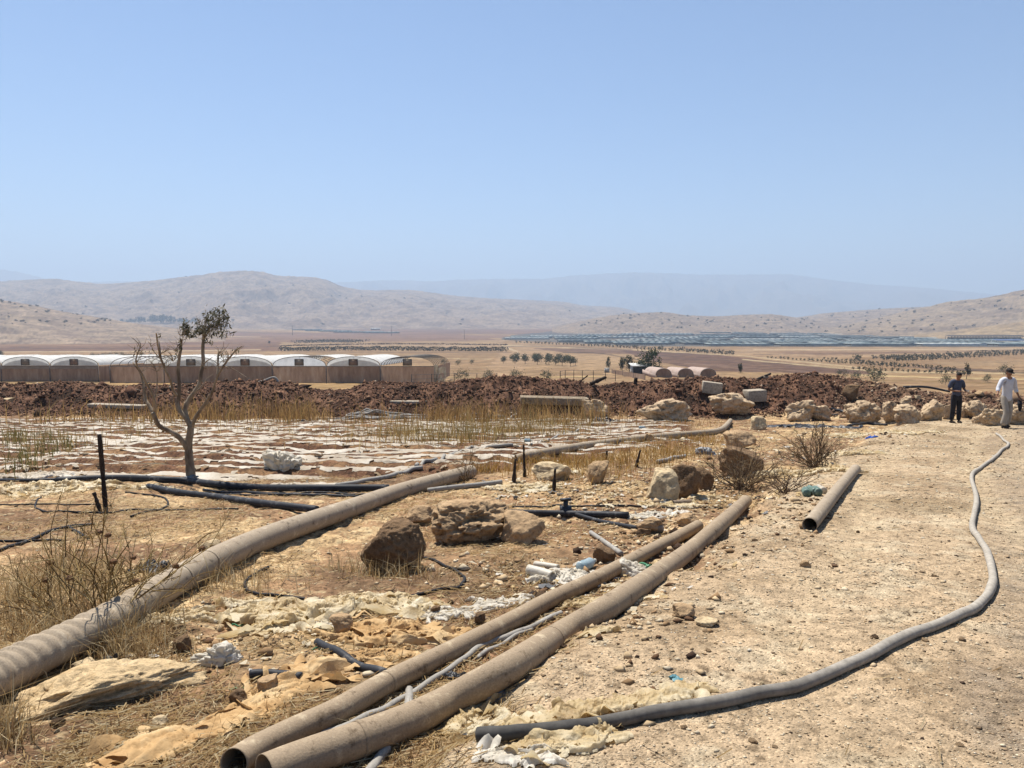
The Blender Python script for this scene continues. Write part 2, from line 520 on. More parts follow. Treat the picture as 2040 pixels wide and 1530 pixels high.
    patch([(-400, 660), (900, 663), (1000, 678), (600, 682), (-400, 674)], 'a0806a')
    patch([(-400, 672), (560, 674), (400, 678), (-400, 677)], 'c4a47e')
    patch([(330, 664), (1010, 668), (1010, 674), (600, 672)], 'a98a75')
    patch([(560, 684), (1040, 688), (1040, 691), (700, 690)], 'cdb28a')
    patch([(600, 700), (1000, 700), (980, 730), (560, 712)], 'b99c72', .8)
    patch([(1000, 700), (1050, 692), (1120, 700), (990, 760), (950, 760)], 'd0b48c', .8)
    patch([(560, 655), (1180, 652), (1180, 668), (700, 664)], '9c7f6e')
    patch([(1060, 694), (1230, 694), (1320, 706), (1130, 703)], '8f7562')
    patch([(1240, 698), (1420, 706), (1720, 737), (1740, 746), (1420, 740), (1280, 716)], '7f6354')
    patch([(1130, 705), (1260, 706), (1290, 722), (1180, 738), (1060, 728)], 'd2b68a')
    patch([(1500, 694), (2400, 694), (2400, 704), (1650, 712), (1450, 704)], 'cfb389')
    patch([(1500, 700), (1800, 700), (1900, 702), (1640, 708)], 'a07f62', .8)
    patch([(1700, 712), (2400, 694), (2400, 712), (2040, 720), (1850, 736), (1700, 736)], 'b99a70')
    patch([(1850, 722), (2400, 706), (2400, 728), (1900, 729)], 'c6ab80')
    patch([(1760, 728), (2040, 738), (2400, 740), (2400, 746), (1900, 738)], '86705d')
    patch([(1420, 740), (1760, 746), (2040, 748), (2040, 754), (1500, 748)], 'c9ac7c')
    patch([(1180, 650), (1500, 655), (1700, 664), (2400, 680), (2400, 692), (1270, 690), (1000, 677), (1000, 671)], '737a78')
    def line(pts, wpx, colr, a=.9):
        nonlocal p
        P = np.array(pts, float); q = np.interp(px, P[:, 0], P[:, 1], left=-999, right=-999)
        p = lerp(p, np.array(lin(colr, K)) * .7, np.clip(1.3 - np.abs(py + .5 * nz - q) / wpx, 0, 1) * a)
    p = p * (1 + .20 * np.clip(fbm(px / 45, py / 1.1, 4, 88), -1, 1) + .10 * np.clip(fbm(px / 9, py / .9, 3, 89), -1, 1))[:, None]
    for pts_, w_, c_ in _lines: line(pts_, w_, c_)
    c = np.where(far[:, None], p, c)
    return np.clip(c, .01, .9)

th = np.radians(np.concatenate([np.arange(-77, -47, .75), np.arange(-47, 47.01, .105), np.arange(47.7, 77.1, .75)]))
r = [0.4]
while r[-1] < 1.6: r.append(r[-1] * 1.05)
while r[-1] < 62: r.append(r[-1] * 1.0045)
while r[-1] < 2600: r.append(r[-1] * 1.008)
while r[-1] < 11500: r.append(r[-1] * 1.03)
r = np.array(r)
NR, NT = len(r), len(th)
# rows of equal distance along y keep the cell shape regular; x = y * tan
gy = np.repeat(r, NT); gx = gy * np.tile(np.tan(th), NR)
gz = H(gx, gy)
gc = ground_colour(gx, gy, gz)
ii = np.arange(NR - 1)[:, None] * NT + np.arange(NT - 1)[None]
quads = np.stack([ii, ii + 1, ii + NT + 1, ii + NT], -1).reshape(-1, 4)
cx, cy = gx[quads].mean(1), gy[quads].mean(1)
mat_ground = mat_attr('dry_ground', 3.0, .45, 1.5, pebble=38, bump=1.0, bdist=.03)
mat_track = mat_attr('gravel', 9.0, .5, 1.4, pebble=85, bump=1.0, bdist=.02)
mat_earth = mat_attr('red_earth', 2.2, .35, 1.55, pebble=6, bump=.8, bdist=.05)
mat_plain = mat_attr('farmland', .25, .6, 1.4, detail=6, bump=.3, bdist=.2)
region = np.zeros(len(quads), int)
region[field_mask(cx, cy) > .5] = 1
region[track_mask(cx, cy) > .5] = 2
region[(mound_mask(cx, cy) > .06) & (cy > 25)] = 3
region[(cy > 44)] = 4
for k, (nm, m) in enumerate([('ground', mat_ground), ('mulch_field', mat_ground), ('track', mat_track), ('earth_mound', mat_earth), ('plain', mat_plain)]):
    q = quads[region == k]
    u, inv = np.unique(q, return_inverse=True)
    o = mk(nm, np.stack([gx[u], gy[u], gz[u]], -1), inv.reshape(-1, 4), m, smooth=True)
    vcol(o, gc[u]); tag(o, kind='structure')
# plain ground behind and beside the camera
bv = []; bf = []
for sx in (-1, 1):
    pass
yb = np.array([-60, -20, -5, -1, .4]); xb_ = np.array([-60, -20, -6, -2, -.7, -.43, .43, .7, 2, 6, 20, 60])
bx, by = np.meshgrid(xb_, yb)
o = mk('ground_behind', np.stack([bx.ravel(), by.ravel(), base_z(by.ravel()) - .01 * (by.ravel() < .3)], -1),
       np.array([[i * 12 + j, i * 12 + j + 1, (i + 1) * 12 + j + 1, (i + 1) * 12 + j] for i in range(4) for j in range(11)]), mat_track)
vcol(o, np.tile(np.array(lin('c9aa80', K)), (60, 1))); tag(o, kind='structure')

# ------------------------------------------------------------------ hills
def hill(name, crest, D, Df, Db, tone, tone2, seed, amp=.12, cols=420, rows=70, gul=1.0, tracks=()):
    c = np.array(crest, float)
    px = np.linspace(c[0, 0], c[-1, 0], cols)
    sp = _pchip(c[:, 0], c[:, 1])(px)
    t = (px - 1020) / F * 1.0
    Dc = np.interp(px, *np.array(D).T) if isinstance(D, list) else np.full(cols, float(D))
    zc = CAMZ - Dc * _row(sp)
    u = np.linspace(0, 1.5, rows)
    yy = np.where(u[:, None] <= 1, Df + (Dc - Df)[None] * u[:, None], Dc[None] + (Db - Dc)[None] * (u[:, None] - 1) * 2)
    xx = t[None] * yy
    z0 = base_z(yy) - 3
    uu = np.where(u <= 1, u, 1 - (u - 1) * 2)[:, None]
    s = np.clip(uu, 0, 1) ** 1.25 * (1.25 - .25 * np.clip(uu, 0, 1))
    hgt = (zc[None] - z0)
    sc = np.maximum(hgt.max() * .8, 1)
    nz = fbm(xx / sc * gul, yy / sc * .8, 6, seed, .52)
    env = np.clip(uu, 0, 1) * np.clip(1 - uu, 0, 1) * 4
    zz = z0 + np.maximum(hgt, 0) * s + env * amp * hgt.clip(0) * (nz - .15) + hgt.clip(0) * .012 * fbm(xx / sc * 9, yy / sc * 9, 4, seed + 5) * np.clip(uu * 2, 0, 1)
    i = np.arange(rows - 1)[:, None] * cols + np.arange(cols - 1)[None]
    q = np.stack([i, i + 1, i + cols + 1, i + cols], -1).reshape(-1, 4)
    n1 = fbm(xx / sc * 4, yy / sc * 4, 5, seed + 9).ravel(); n2 = fbm(xx / sc * 30, yy / sc * 12, 4, seed + 10).ravel()
    cl = np.tile(np.array(tone), (rows * cols, 1))
    cl = lerp(cl, tone2, sstep(-.3, .6, n1 + .35 * n2))
    cl = lerp(cl, tuple(k * .45 for k in tone2), sstep(.45, .75, n2 + .2 * n1) * .65)
    n3 = fbm(xx / sc * 60, yy / sc * 22, 3, seed + 11).ravel(); cl = cl * (1 + .22 * np.clip(n3, -1, 1))[:, None]
    o = mk(name, np.stack([xx.ravel(), yy.ravel(), zz.ravel()], -1), q, None, smooth=True)
    vcol(o, cl); tag(o, kind='structure')
    o.data.materials.append(mat_hill)
    return (px, u, xx, yy, zz)

mat_hill = mat_attr('hillside', .06, .6, 1.4, detail=9, bump=.5, bdist=1.5)
K2 = .45
hill('far_mountains', [(560, 590), (640, 566), (690, 562), (800, 558), (860, 560), (940, 556), (1080, 555), (1160, 547), (1280, 543), (1400, 547), (1550, 546), (1640, 556), (1740, 567), (1830, 573), (1940, 583), (2040, 592), (2300, 615)],
     9600, 6800, 11000, lin('a8957c', K2), lin('8d7c66', K2), 100, amp=.25, gul=2.0)
hill('distant_mountain', [(-500, 560), (-200, 528), (-60, 531), (0, 535), (45, 542), (95, 554), (130, 562), (220, 561), (320, 560), (420, 566), (520, 580)],
     8600, 6600, 10500, lin('a8957c', K2), lin('8d7c66', K2), 120, amp=.2)
HR = hill('hill_ridge', [(-420, 585), (-200, 575), (0, 561), (60, 557), (110, 555), (160, 560), (210, 565), (290, 560), (330, 556), (400, 548), (450, 541), (500, 539), (525, 540), (560, 549), (620, 551), (650, 556), (690, 572), (740, 578), (810, 577), (850, 581), (900, 588), (960, 593), (1020, 596), (1120, 601), (1160, 608), (1230, 612), (1272, 622), (1330, 640), (1400, 648)],
     [(-420, 3600), (500, 3300), (1000, 3900), (1400, 4600)], 2000, 5600, lin('c4a98e', K2), lin('a58c78', K2), 140, amp=.13, cols=700, rows=170, gul=2.0)
HL = hill('left_hill', [(-500, 560), (-200, 572), (-60, 588), (0, 597), (60, 606), (120, 619), (180, 629), (240, 639), (300, 648), (380, 656), (450, 660)],
     1250, 760, 1700, lin('c6ab8c', K2), lin('a98f78', K2), 160, amp=.10, cols=260)
HM = hill('low_hill', [(1100, 652), (1150, 641), (1190, 633), (1240, 626), (1320, 622), (1370, 628), (1430, 630), (1480, 627), (1530, 626), (1580, 632), (1640, 641), (1720, 652)],
     1900, 1420, 2400, lin('c2a88c', K2), lin('a38c78', K2), 180, amp=.10, cols=260)
HB = hill('back_hill', [(1500, 645), (1550, 637), (1590, 632), (1640, 624), (1690, 620), (1740, 616), (1840, 611), (1950, 606), (2100, 600), (2300, 600)],
     2500, 1500, 3200, lin('c4a98c', K2), lin('a38a74', K2), 200, amp=.10, cols=240)
HN = hill('right_hill', [(1560, 664), (1640, 655), (1720, 640), (1790, 622), (1840, 612), (1880, 602), (1950, 594), (2040, 575), (2200, 545), (2500, 520)],
     1700, 1060, 2300, lin('c4aa8a', K2), lin('a68e76', K2), 220, amp=.10, cols=300)
hill('tan_spur', [(1820, 667), (1900, 658), (1980, 648), (2040, 641), (2200, 625), (2500, 610)],
     1150, 900, 1350, lin('d2b488', K2), lin('b99b74', K2), 240, amp=.08, cols=160)

# ------------------------------------------------------------------ haze
hm = bpy.data.materials.new('haze_air'); hm.use_nodes = True
t = hm.node_tree; t.nodes.remove(t.nodes['Principled BSDF'])
pv = t.nodes.new('ShaderNodeVolumePrincipled')
pv.inputs['Color'].default_value = (.455, .578, .742, 1)
pv.inputs['Density'].default_value = .00024
pv.inputs['Anisotropy'].default_value = 0.2
t.links.new(pv.outputs[0], t.nodes['Material Output'].inputs['Volume'])
mb = MB(); mb.box((0, 5900, 290), (27000, 12200, 840)); hz = mb.build('haze', hm)
tag(hz, kind='stuff')
# ------------------------------------------------------------------ foliage and trees
def rand_unit(n):
    v = rng.normal(size=(n, 3)); return v / np.linalg.norm(v, axis=1)[:, None]

def leaves(centres, size, aspect=2.2, up=0.0, side=0.0):
    """one bent quad per centre, random attitude"""
    n = len(centres)
    a = rand_unit(n); a[:, 2] += up; a[:, 0] += side; a /= np.linalg.norm(a, axis=1)[:, None]
    b = np.cross(a, rand_unit(n)); b /= np.linalg.norm(b, axis=1)[:, None] + 1e-9
    s = size * rng.uniform(.6, 1.4, n)
    l = a * s[:, None]; w_ = b * (s / aspect)[:, None]
    v = np.stack([centres - l, centres + w_, centres + l, centres - w_], 1).reshape(-1, 3)
    f = np.arange(n * 4).reshape(n, 4)
    return v, f

def clump_points(n, rx, ry, rz, k=14, spread=.34, flat=0.0):
    c = rand_unit(k) * rng.uniform(.35, .95, (k, 1))
    if flat: c[:, 2] = np.abs(c[:, 2]) * (1 - flat) + c[:, 2] * flat
    i = rng.integers(0, k, n)
    p = c[i] + rng.normal(size=(n, 3)) * spread * rng.uniform(.5, 1.1, (k, 1))[i]
    return p * np.array([rx, ry, rz])

mat_leaf = mat_attr('leaves', 3, .75, 1.25, detail=2, bump=0, transl=.3, rough=.6)
mat_bark = mat_noise('bark', [(.3, lin('54453a', .8)), (.55, lin('7d6a5a', .8)), (.75, lin('a08c78', .8))], 14, 6, bump=.7, bscale=30, bdist=.01, stretch=(1, 1, .3))

def small_tree(name, h, rx, rz, n, leaf, tone, tone2, trunk=.25, k=14, spread=.3, sparse=0):
    """an Empty with trunk and crown, base at its origin"""
    root = thing(name, (0, 0, 0), None, None)
    mb = MB()
    zc = h - rz
    mb.tube(spline([(0, 0, -.3), (.02 * h, .01 * h, h * .25), (-.01 * h, 0, zc + rz * .3)], 4), np.linspace(.05, .015, 9) * h * trunk * 3, 6)
    for q in range(5):
        d = rand_unit(1)[0]; d[2] = abs(d[2]) * .6 + .3
        mb.tube(spline([(0, 0, h * .25), d * np.array([rx, rx, rz]) * .5 + (0, 0, zc * .75), d * np.array([rx, rx, rz]) * .85 + (0, 0, zc)], 3), np.linspace(.02, .005, 7) * h * trunk * 3, 5)
    tk = mb.build('trunk', mat_bark, root, True)
    p = clump_points(n, rx, rx, rz, k, spread) + (0, 0, zc)
    p[:, 2] = np.maximum(p[:, 2], .06 * h)
    v, f = leaves(p, leaf)
    cr = mk('crown', v, f, mat_leaf, root)
    c = lerp(np.tile(np.array(tone), (n, 1)), tone2, rng.uniform(0, 1, n) ** 1.5)
    vcol(cr, np.repeat(c, 4, 0))
    return root

def copy_thing(src, loc, s=1.0, rz=0.0, label=None, group=None, sz=None):
    r_ = src.copy(); col.objects.link(r_)
    r_.location = loc; r_.scale = (s, s, sz or s); r_.rotation_euler = (0, 0, rz)
    if label: r_['label'] = label
    if group: r_['group'] = group
    for ch in src.children:
        c_ = ch.copy(); col.objects.link(c_); c_.parent = r_
        for g_ in ch.children:
            d_ = g_.copy(); col.objects.link(d_); d_.parent = c_
    return r_

class Kind:
    """first placement moves the original, later ones copy it"""
    def __init__(s, *variants): s.v = list(variants); s.used = [False] * len(variants)
    def put(s, loc, sc=1.0, rz=None, label=None, cat=None, group=None, i=None, sz=None):
        if i is None: i = s.used.index(False) if False in s.used else random.randrange(len(s.v))
        rz = random.uniform(0, 6.28) if rz is None else rz
        if not s.used[i]:
            s.used[i] = True; o = s.v[i]
            o.location = loc; o.scale = (sc, sc, sz or sc); o.rotation_euler = (0, 0, rz)
            for k in ('group',):
                if k in o: del o[k]
        else:
            o = copy_thing(s.v[i], loc, sc, rz, sz=sz)
            if 'group' in o: del o['group']
        return tag(o, label, cat, group)

OLIVE, OLIVE2 = lin('5f6650', .5), lin('8b8f74', .55)
DARK, DARK2 = lin('39452f', .45), lin('5c6b40', .5)
olive = Kind(*[small_tree('olive_tree', 4.4, 1.9, 1.75, 420, .26, OLIVE, OLIVE2, .2, 12, .3) for _ in range(3)])
shrub = Kind(*[small_tree('round_shrub', 1.8, 1.15, .9, 520, .085, OLIVE, lin('97977c', .55), .12, 16, .28) for _ in range(3)])
hillbush = Kind(*[small_tree('hillside_shrub', 2.6, 2.0, 1.2, 90, .55, lin('5c5645', .5), lin('7d745c', .5), .1, 8, .3) for _ in range(3)])
darktree = Kind(*[small_tree('shade_tree', 9, 4.6, 4.2, 360, .75, lin('3d4a44', .5), lin('5a675a', .5), .12, 12, .3) for _ in range(3)])
cypress = Kind(*[small_tree('evergreen_tree', 3.6, .95, 1.75, 900, .13, DARK, DARK2, .12, 26, .22) for _ in range(2)])
broadtree = Kind(small_tree('leafy_tree', 4.2, 2.1, 2.0, 1500, .15, DARK, lin('607a3c', .5), .15, 30, .22))
rowbush = Kind(*[small_tree('orchard_tree', 2.2, 1.05, .9, 70, .32, lin('646450', .5), lin('8d8a70', .5), .15, 8, .3) for _ in range(3)])

# olive grove beyond the mound
for px, py, s in [(1003, 721, .8), (1026, 722, 1.0), (1030, 714, .9), (1046, 722, 1.05), (1064, 716, .95), (1070, 724, 1.05), (1078, 718, 1.0), (1094, 724, 1.05), (1096, 716, .95), (1106, 725, 1.0), (1114, 718, .95), (1120, 726, 1.0), (1130, 720, .9), (1137, 727, .9), (1146, 725, .8), (1018, 716, .75)]:
    olive.put(far(px, py + 3), s * .92, None, 'grey green olive tree in the small grove beyond the mound', 'olive tree', 'olive trees of the small grove')
# round shrubs between greenhouse and mound
for px, py, s, lb in [(917, 758, 1.15, 'grey green shrub right of the ragged greenhouse corner'), (973, 760, 1.1, 'round grey green shrub beyond the mound below the olive grove'),
                      (885, 728, 1.25, 'small dark shrub just above the greenhouse end'), (913, 729, 1.2, 'dark shrub on the slope beside the dirt path'), (940, 726, 1.1, 'shrub nearest the dirt path end'),
                      (1030, 762, 1.15, 'grey shrub behind the high part of the mound'), (1090, 759, 1.1, 'pale grey shrub beside the old fence frame'),
                      (1742, 768, 1.35, 'grey green bush behind the red mound right of centre'), (1703, 762, .9, 'low bush beside the larger grey green bush'), (1680, 752, 1.0, 'low grey bush on the bank above the mound'),
                      (2003, 748, 1.3, 'spreading dark shrub behind the man in the white shirt'), (1884, 766, .85, 'bright green bush behind the dark shirted man'), (1967, 762, .8, 'low dark bush left of the white shirted man')]:
    o = shrub.put(far(px, py), s, None, lb, 'shrub')
for px, s in [(186, 1.0), (196, .8), (209, 1.05), (220, .95), (231, 1.15), (243, 1.1), (252, .9), (262, .8), (285, 1.0), (300, .9)]:
    shrub.put(far(px, 712), s * 1.5, None, 'low round bush in the row behind the greenhouse roofs', 'shrub', 'bushes behind the greenhouses')
for px, py, s, k, lb in [(1212, 734, .95, cypress, 'small dark evergreen standing alone left of the white shed'), (1240, 738, 1.15, cypress, 'pointed evergreen left of the white roofed shed'), (1254, 741, 1.25, cypress, 'yellowish topped evergreen touching the white roofed shed'), (1292, 747, 1.5, broadtree, 'broad leafy green tree right of the white roofed shed'),
                         (1474, 743, .7, cypress, 'tiny dark evergreen at the edge of the ploughed field')]:
    k.put(far(px, py), s, None, lb, 'tree')
olive.put(far(1707, 721), .85, None, 'single round tree alone in the stubble field', 'tree')
olive.put(far(2, 712), .9, None, 'tree at the left edge above the greenhouse roof', 'tree')
darktree.put(far(537, 685), .35, None, 'lone dark tree at the edge of the brown field', 'tree')
rng2 = random.Random(3)
# orchards and tree rows of the valley floor
def row_of(k, pts, n, s, label, cat, group, jit=1.5):
    P = spline(pts, 12); L = np.concatenate([[0], np.cumsum(np.hypot(*np.diff(P, axis=0).T))])
    for q in np.linspace(0, L[-1], n):
        px, py = np.interp(q, L, P[:, 0]), np.interp(q, L, P[:, 1])
        k.put(far(px + rng2.uniform(-jit, jit), py), s * rng2.uniform(.75, 1.2), None, label, cat, group)
row_of(rowbush, [(1030, 684), (1120, 688), (1220, 693), (1330, 700), (1460, 708)], 62, 1.35, 'small bush in the long diagonal row across the valley', 'tree', 'bushes of the diagonal row')
for a, b, n, s in [((1740, 716), (2040, 701), 44, .95), ((1760, 719), (2040, 704), 40, .95), ((1790, 722), (2040, 707), 34, .95)]:
    row_of(rowbush, [a, b], n, s, 'young olive tree in the orchard on the right of the valley', 'tree', 'young olive trees of the right orchard')
for a, b, n, s in [((1530, 714), (1800, 734), 34, .62), ((1640, 716), (1900, 740), 30, .62), ((1700, 737), (1930, 748), 22, .45)]:
    row_of(rowbush, [a, b], n, s, 'little bush of the rows below the right orchard', 'tree', 'bushes below the right orchard')
row_of(rowbush, [(95, 677), (230, 677)], 26, 1.9, 'dark orchard tree in the strip on the left plain', 'tree', 'orchard strip on the left plain')
row_of(darktree, [(50, 666), (68, 666)], 3, .5, 'dark tree on the left plain beside the pale field edge', 'tree', 'dark trees on the left plain')
row_of(darktree, [(190, 663), (245, 663)], 7, .42, 'dark tree among the small white farm sheds', 'tree', 'trees of the white farm sheds')

def hedge(name, pts, n, hgt, wid, tone, tone2, label, per=40, leaf=.5):
    P = spline(pts, 10); L = np.concatenate([[0], np.cumsum(np.hypot(*np.diff(P, axis=0).T))])
    A = np.array([far(np.interp(q, L, P[:, 0]), np.interp(q, L, P[:, 1])) for q in np.linspace(0, L[-1], n)])
    i = rng.integers(0, n - 1, n * per); f = rng.uniform(0, 1, n * per)[:, None]
    p = A[i] * (1 - f) + A[i + 1] * f
    hh = hgt * (.75 + .4 * vn2(p[:, 0] * .3, p[:, 1] * .1, 5))
    p += rng.normal(size=p.shape) * (wid * .15, wid * .3, 0)
    p[:, 2] += rng.uniform(0, 1, len(p)) ** .7 * hh
    root = thing(name, A[n // 2], label, 'hedge')
    v, f_ = leaves(p - A[n // 2], leaf, 1.5)
    o = mk('foliage', v, f_, mat_leaf, root)
    c = lerp(np.tile(np.array(tone), (len(p), 1)), tone2, rng.uniform(0, 1, len(p)) ** 1.5); vcol(o, np.repeat(c, 4, 0))
hedge('vine_hedge', [(558, 699), (700, 698), (860, 699), (1012, 700)], 60, 3.0, 5, lin('4a4232', .5), lin('786c50', .5), 'long dark hedge of vines across the middle of the plain', 60, .55)
hedge('vine_hedge', [(592, 684), (660, 682), (722, 683)], 26, 3.5, 30, lin('6a6258', .5), lin('8d8474', .5), 'short grey brown hedge on the plain above the long vines', 50, .7)
hedge('vine_hedge', [(560, 690), (640, 688), (800, 686), (1010, 688)], 60, 1.2, 4, lin('5c4438', .6), lin('7c5e4c', .6), 'low reddish bank hedge behind the long dark vines', 26, .6)

# ------------------------------------------------------------------ things on the hills
def on_hill(G, px, py):
    P, u, xx, yy, zz = G
    k = int(np.argmin(np.abs(P - px)))
    X, Y = to_px(xx[:, k], yy[:, k], zz[:, k])
    m = u <= 1.0
    idx = np.where(m)[0]
    i = idx[np.argmin(np.abs(Y[idx] - py))]
    return np.array([xx[i, k], yy[i, k], zz[i, k]])
def crest_row(G, px):
    P, u, xx, yy, zz = G
    k = int(np.argmin(np.abs(P - px)))
    return to_px(xx[:, k], yy[:, k], zz[:, k])[1].min()
def scatter_hill(G, n, x0, x1, y1, s, label, group):
    m = 0
    while m < n:
        px = rng2.uniform(x0, x1); c = crest_row(G, px)
        if c > y1 - 3: continue
        py = c + (y1 - c) * rng2.random() ** 1.0
        p = on_hill(G, px, py); m += 1
        hillbush.put(p - (0, 0, .3), s * rng2.uniform(.5, 1.25), None, label, 'shrub', group)
scatter_hill(HL, 46, -20, 230, 650, 1.15, 'dark shrub dotting the pale hill at the left edge', 'shrubs on the left hill')
scatter_hill(HM, 62, 1150, 1640, 655, 1.5, 'dark shrub dotting the low hill in the valley middle', 'shrubs on the low middle hill')
scatter_hill(HN, 62, 1640, 2045, 662, 1.35, 'dark shrub dotting the hill on the right', 'shrubs on the right hill')
scatter_hill(HB, 22, 1600, 1830, 640, 1.7, 'dark speck of shrub on the hill behind the right hill', 'shrubs on the back hill')
scatter_hill(HR, 42, 60, 1150, 655, 2.2, 'dark shrub speck on the long hazy ridge', 'shrubs on the long ridge')
for q in range(26):
    f_ = q / 25
    px = 212 + 180 * f_ + rng2.uniform(-3, 3)
    hh = .55 + .6 * math.exp(-((px - 318) / 42) ** 2) + .2 * rng2.random()
    if px < 245: hh *= .55
    darktree.put(on_hill(HR, px, 644 - rng2.uniform(0, 2)), hh * 1.9, None, 'blue green tree in the dense clump below the ridge', 'tree', 'tree clump below the ridge')

# ------------------------------------------------------------------ net houses, sheds, poles
mat_net = mat_noise('shade_net', [(.3, lin('5f6f70', .6)), (.5, lin('869494', .6)), (.7, lin('b0b6b0', .6))], .09, 6, bump=.2, bscale=.4, bdist=.2, rand=.45, stretch=(1, .25, 1))
mat_film = mat_noise('white_film', [(.3, lin('e4e1d8', .95)), (.6, lin('f6f4ee', 1.0))], .8, 4, rough=.5, bump=.3, bscale=1.5, bdist=.06, transl=.35, spec=.3)
mat_dark = mat_noise('dark_timber', [(.3, lin('3a332e', .7)), (.7, lin('5b5048', .7))], 6, 4, bump=.3)
mat_wall = mat_noise('painted_wall', [(.3, lin('c9c4ba', .75)), (.7, lin('e2ded6', .75))], 2, 4, bump=.1)

mat_palenet = mat_noise('pale_net', [(.3, lin('a9b0ac', .7)), (.7, lin('d0d2ca', .75))], .1, 4, bump=.1, bdist=.1, rand=.2)
def net_house(L, W, h, bays, mat):
    """long low net house: rippled canopy on posts"""
    root = thing('net_house', (0, 0, 0), None, None)
    n = bays * 6 + 1
    x = np.linspace(-L / 2, L / 2, n); z = h + .45 * np.abs(np.sin(np.linspace(0, math.pi * bays, n)))
    y = np.array([-W / 2, -W / 2, 0, W / 2, W / 2])
    vx = np.repeat(x[:, None], 5, 1); vy = np.repeat(y[None], n, 0)
    vz = np.repeat(z[:, None], 5, 1); vz[:, 0] = vz[:, 4] = h * .35
    i = np.arange(n - 1)[:, None] * 5 + np.arange(4)[None]
    mk('canopy', np.stack([vx, vy, vz], -1).reshape(-1, 3), np.stack([i, i + 5, i + 6, i + 1], -1).reshape(-1, 4), mat, root)
    mb = MB()
    for k in range(bays + 1):
        for s in (-1, 1): mb.box((-L / 2 + L * k / bays, s * W / 2 * .98, h * .45), (.3, .3, h * .95))
    mb.build('posts', mat_dark, root)
    return root
nets = Kind(net_house(60, 20, 2.3, 8, mat_net), net_house(60, 20, 2.3, 8, mat_net), net_house(60, 17, 2.3, 8, mat_palenet))
NL = 'blue grey net house among the long nets on the valley floor'
WL = 'pale plastic covered house among the blue grey net houses'
xl = lambda v_: np.interp(v_, [656, 662, 672, 677, 689], [1480, 1400, 1010, 1000, 1250])
v_ = 689.5
while v_ > 655.5:
    x0 = xl(v_); x1 = 2120
    Y = far(x0, v_)[1]
    step = 62 * F / Y
    px = x0 + rng2.uniform(0, 20)
    while px < x1:
        if rng2.random() < (.84 if v_ < 675 or px > 1300 else .7):
            wht = rng2.random() < .17
            p = far(px + step / 2, v_)
            nets.put(p, 1.0, .03 + rng2.uniform(-.02, .02), WL if wht else NL, 'net house', 'pale plastic houses of the valley' if wht else 'net houses of the valley', i=2 if wht else rng2.randrange(2))
        px += step * rng2.uniform(1.0, 1.15)
    v_ -= 2.6 if v_ > 670 else 2.2
# smaller patch of nets at the foot of the ridge
for px, py in [(560, 649), (585, 651), (612, 653), (640, 655), (668, 656), (700, 658), (730, 658), (760, 659)]:
    nets.put(far(px, py + 5), 1.15, .05, 'blue net house in the strip at the foot of the ridge', 'net house', 'net houses at the foot of the ridge', i=rng2.randrange(2))

def shed(name, w_, d_, h_, label, wall, roofm, at_, rz=0, posts=0, cat='shed'):
    root = thing(name, at_, label, cat, None, rz)
    mb = MB()
    if posts:
        for k in range(posts):
            for s in (-1, 1): mb.box((-w_ / 2 + w_ * k / (posts - 1), s * d_ / 2, h_ / 2), (.4, .4, h_))
        mb.box((0, d_ * .3, h_ * .4), (w_ * .98, .3, h_ * .78)); mb.build('frame', wall, root)
    else:
        for sx in (-1, 1): mb.box((sx * (w_ / 2 - .06), 0, h_ / 2), (.12, d_, h_))
        mb.box((0, d_ / 2 - .06, h_ / 2), (w_ - .26, .12, h_)); mb.build('wall', wall, root)
        m2 = MB(); m2.box((0, -d_ / 2 + .5, h_ * .46), (w_ - .3, .1, h_ * .9)); m2.build('opening_shade_panel', mat_dark, root)  # dark panel stands in for the shade inside the open front
    m3 = MB()
    v = np.array([[-w_ / 2 - .3, -d_ / 2 - .4, h_ + .02], [w_ / 2 + .3, -d_ / 2 - .4, h_ + .02], [w_ / 2 + .3, d_ / 2 + .4, h_ + d_ * .10], [-w_ / 2 - .3, d_ / 2 + .4, h_ + d_ * .10]])
    v = np.concatenate([v, v + (0, 0, .15)])
    m3.add(v, np.array([[3, 2, 1, 0], [4, 5, 6, 7], [0, 1, 5, 4], [1, 2, 6, 5], [2, 3, 7, 6], [3, 0, 4, 7]])); m3.build('roof', roofm, root)
    return root
shed('packing_shed', 96, 14, 5.5, 'long dark open shed on posts at the right edge of the nets', mat_dark, mat_dark, far(1965, 679), .02, 26)
shed('farm_shed', 30, 10, 4, 'blue roofed low shed beside the long dark open shed', mat_wall, mat_noise('blue_roof', [(.3, lin('4a5f8e', .6)), (.7, lin('7388b0', .6))], .3, 3, bump=0), far(2010, 686), .02, 8)
for px, py, L, lb in [(182, 664, 16, 'smallest white farm shed on the left plain'), (203, 664, 14, 'white farm shed between dark trees on the left plain'), (236, 664, 14, 'white farm shed right of the dark trees'), (259, 664, 42, 'long low white farm shed at the right end of its row'), (748, 656, 24, 'tiny pale hut at the foot of the ridge')]:
    shed('farm_shed', L, 9, 3.6, lb, mat_wall, mat_film, far(px, py + 1))
shed('white_shed', 3.4, 3.6, 1.9, 'white roofed open shed between evergreens and the leafy tree', mat_wall, mat_film, far(1273, 746), .0)
mat_steel = mat_noise('pole_steel', [(.3, lin('5a544e', .6)), (.7, lin('7c766c', .6))], 3, 3, bump=.1)
poles = []
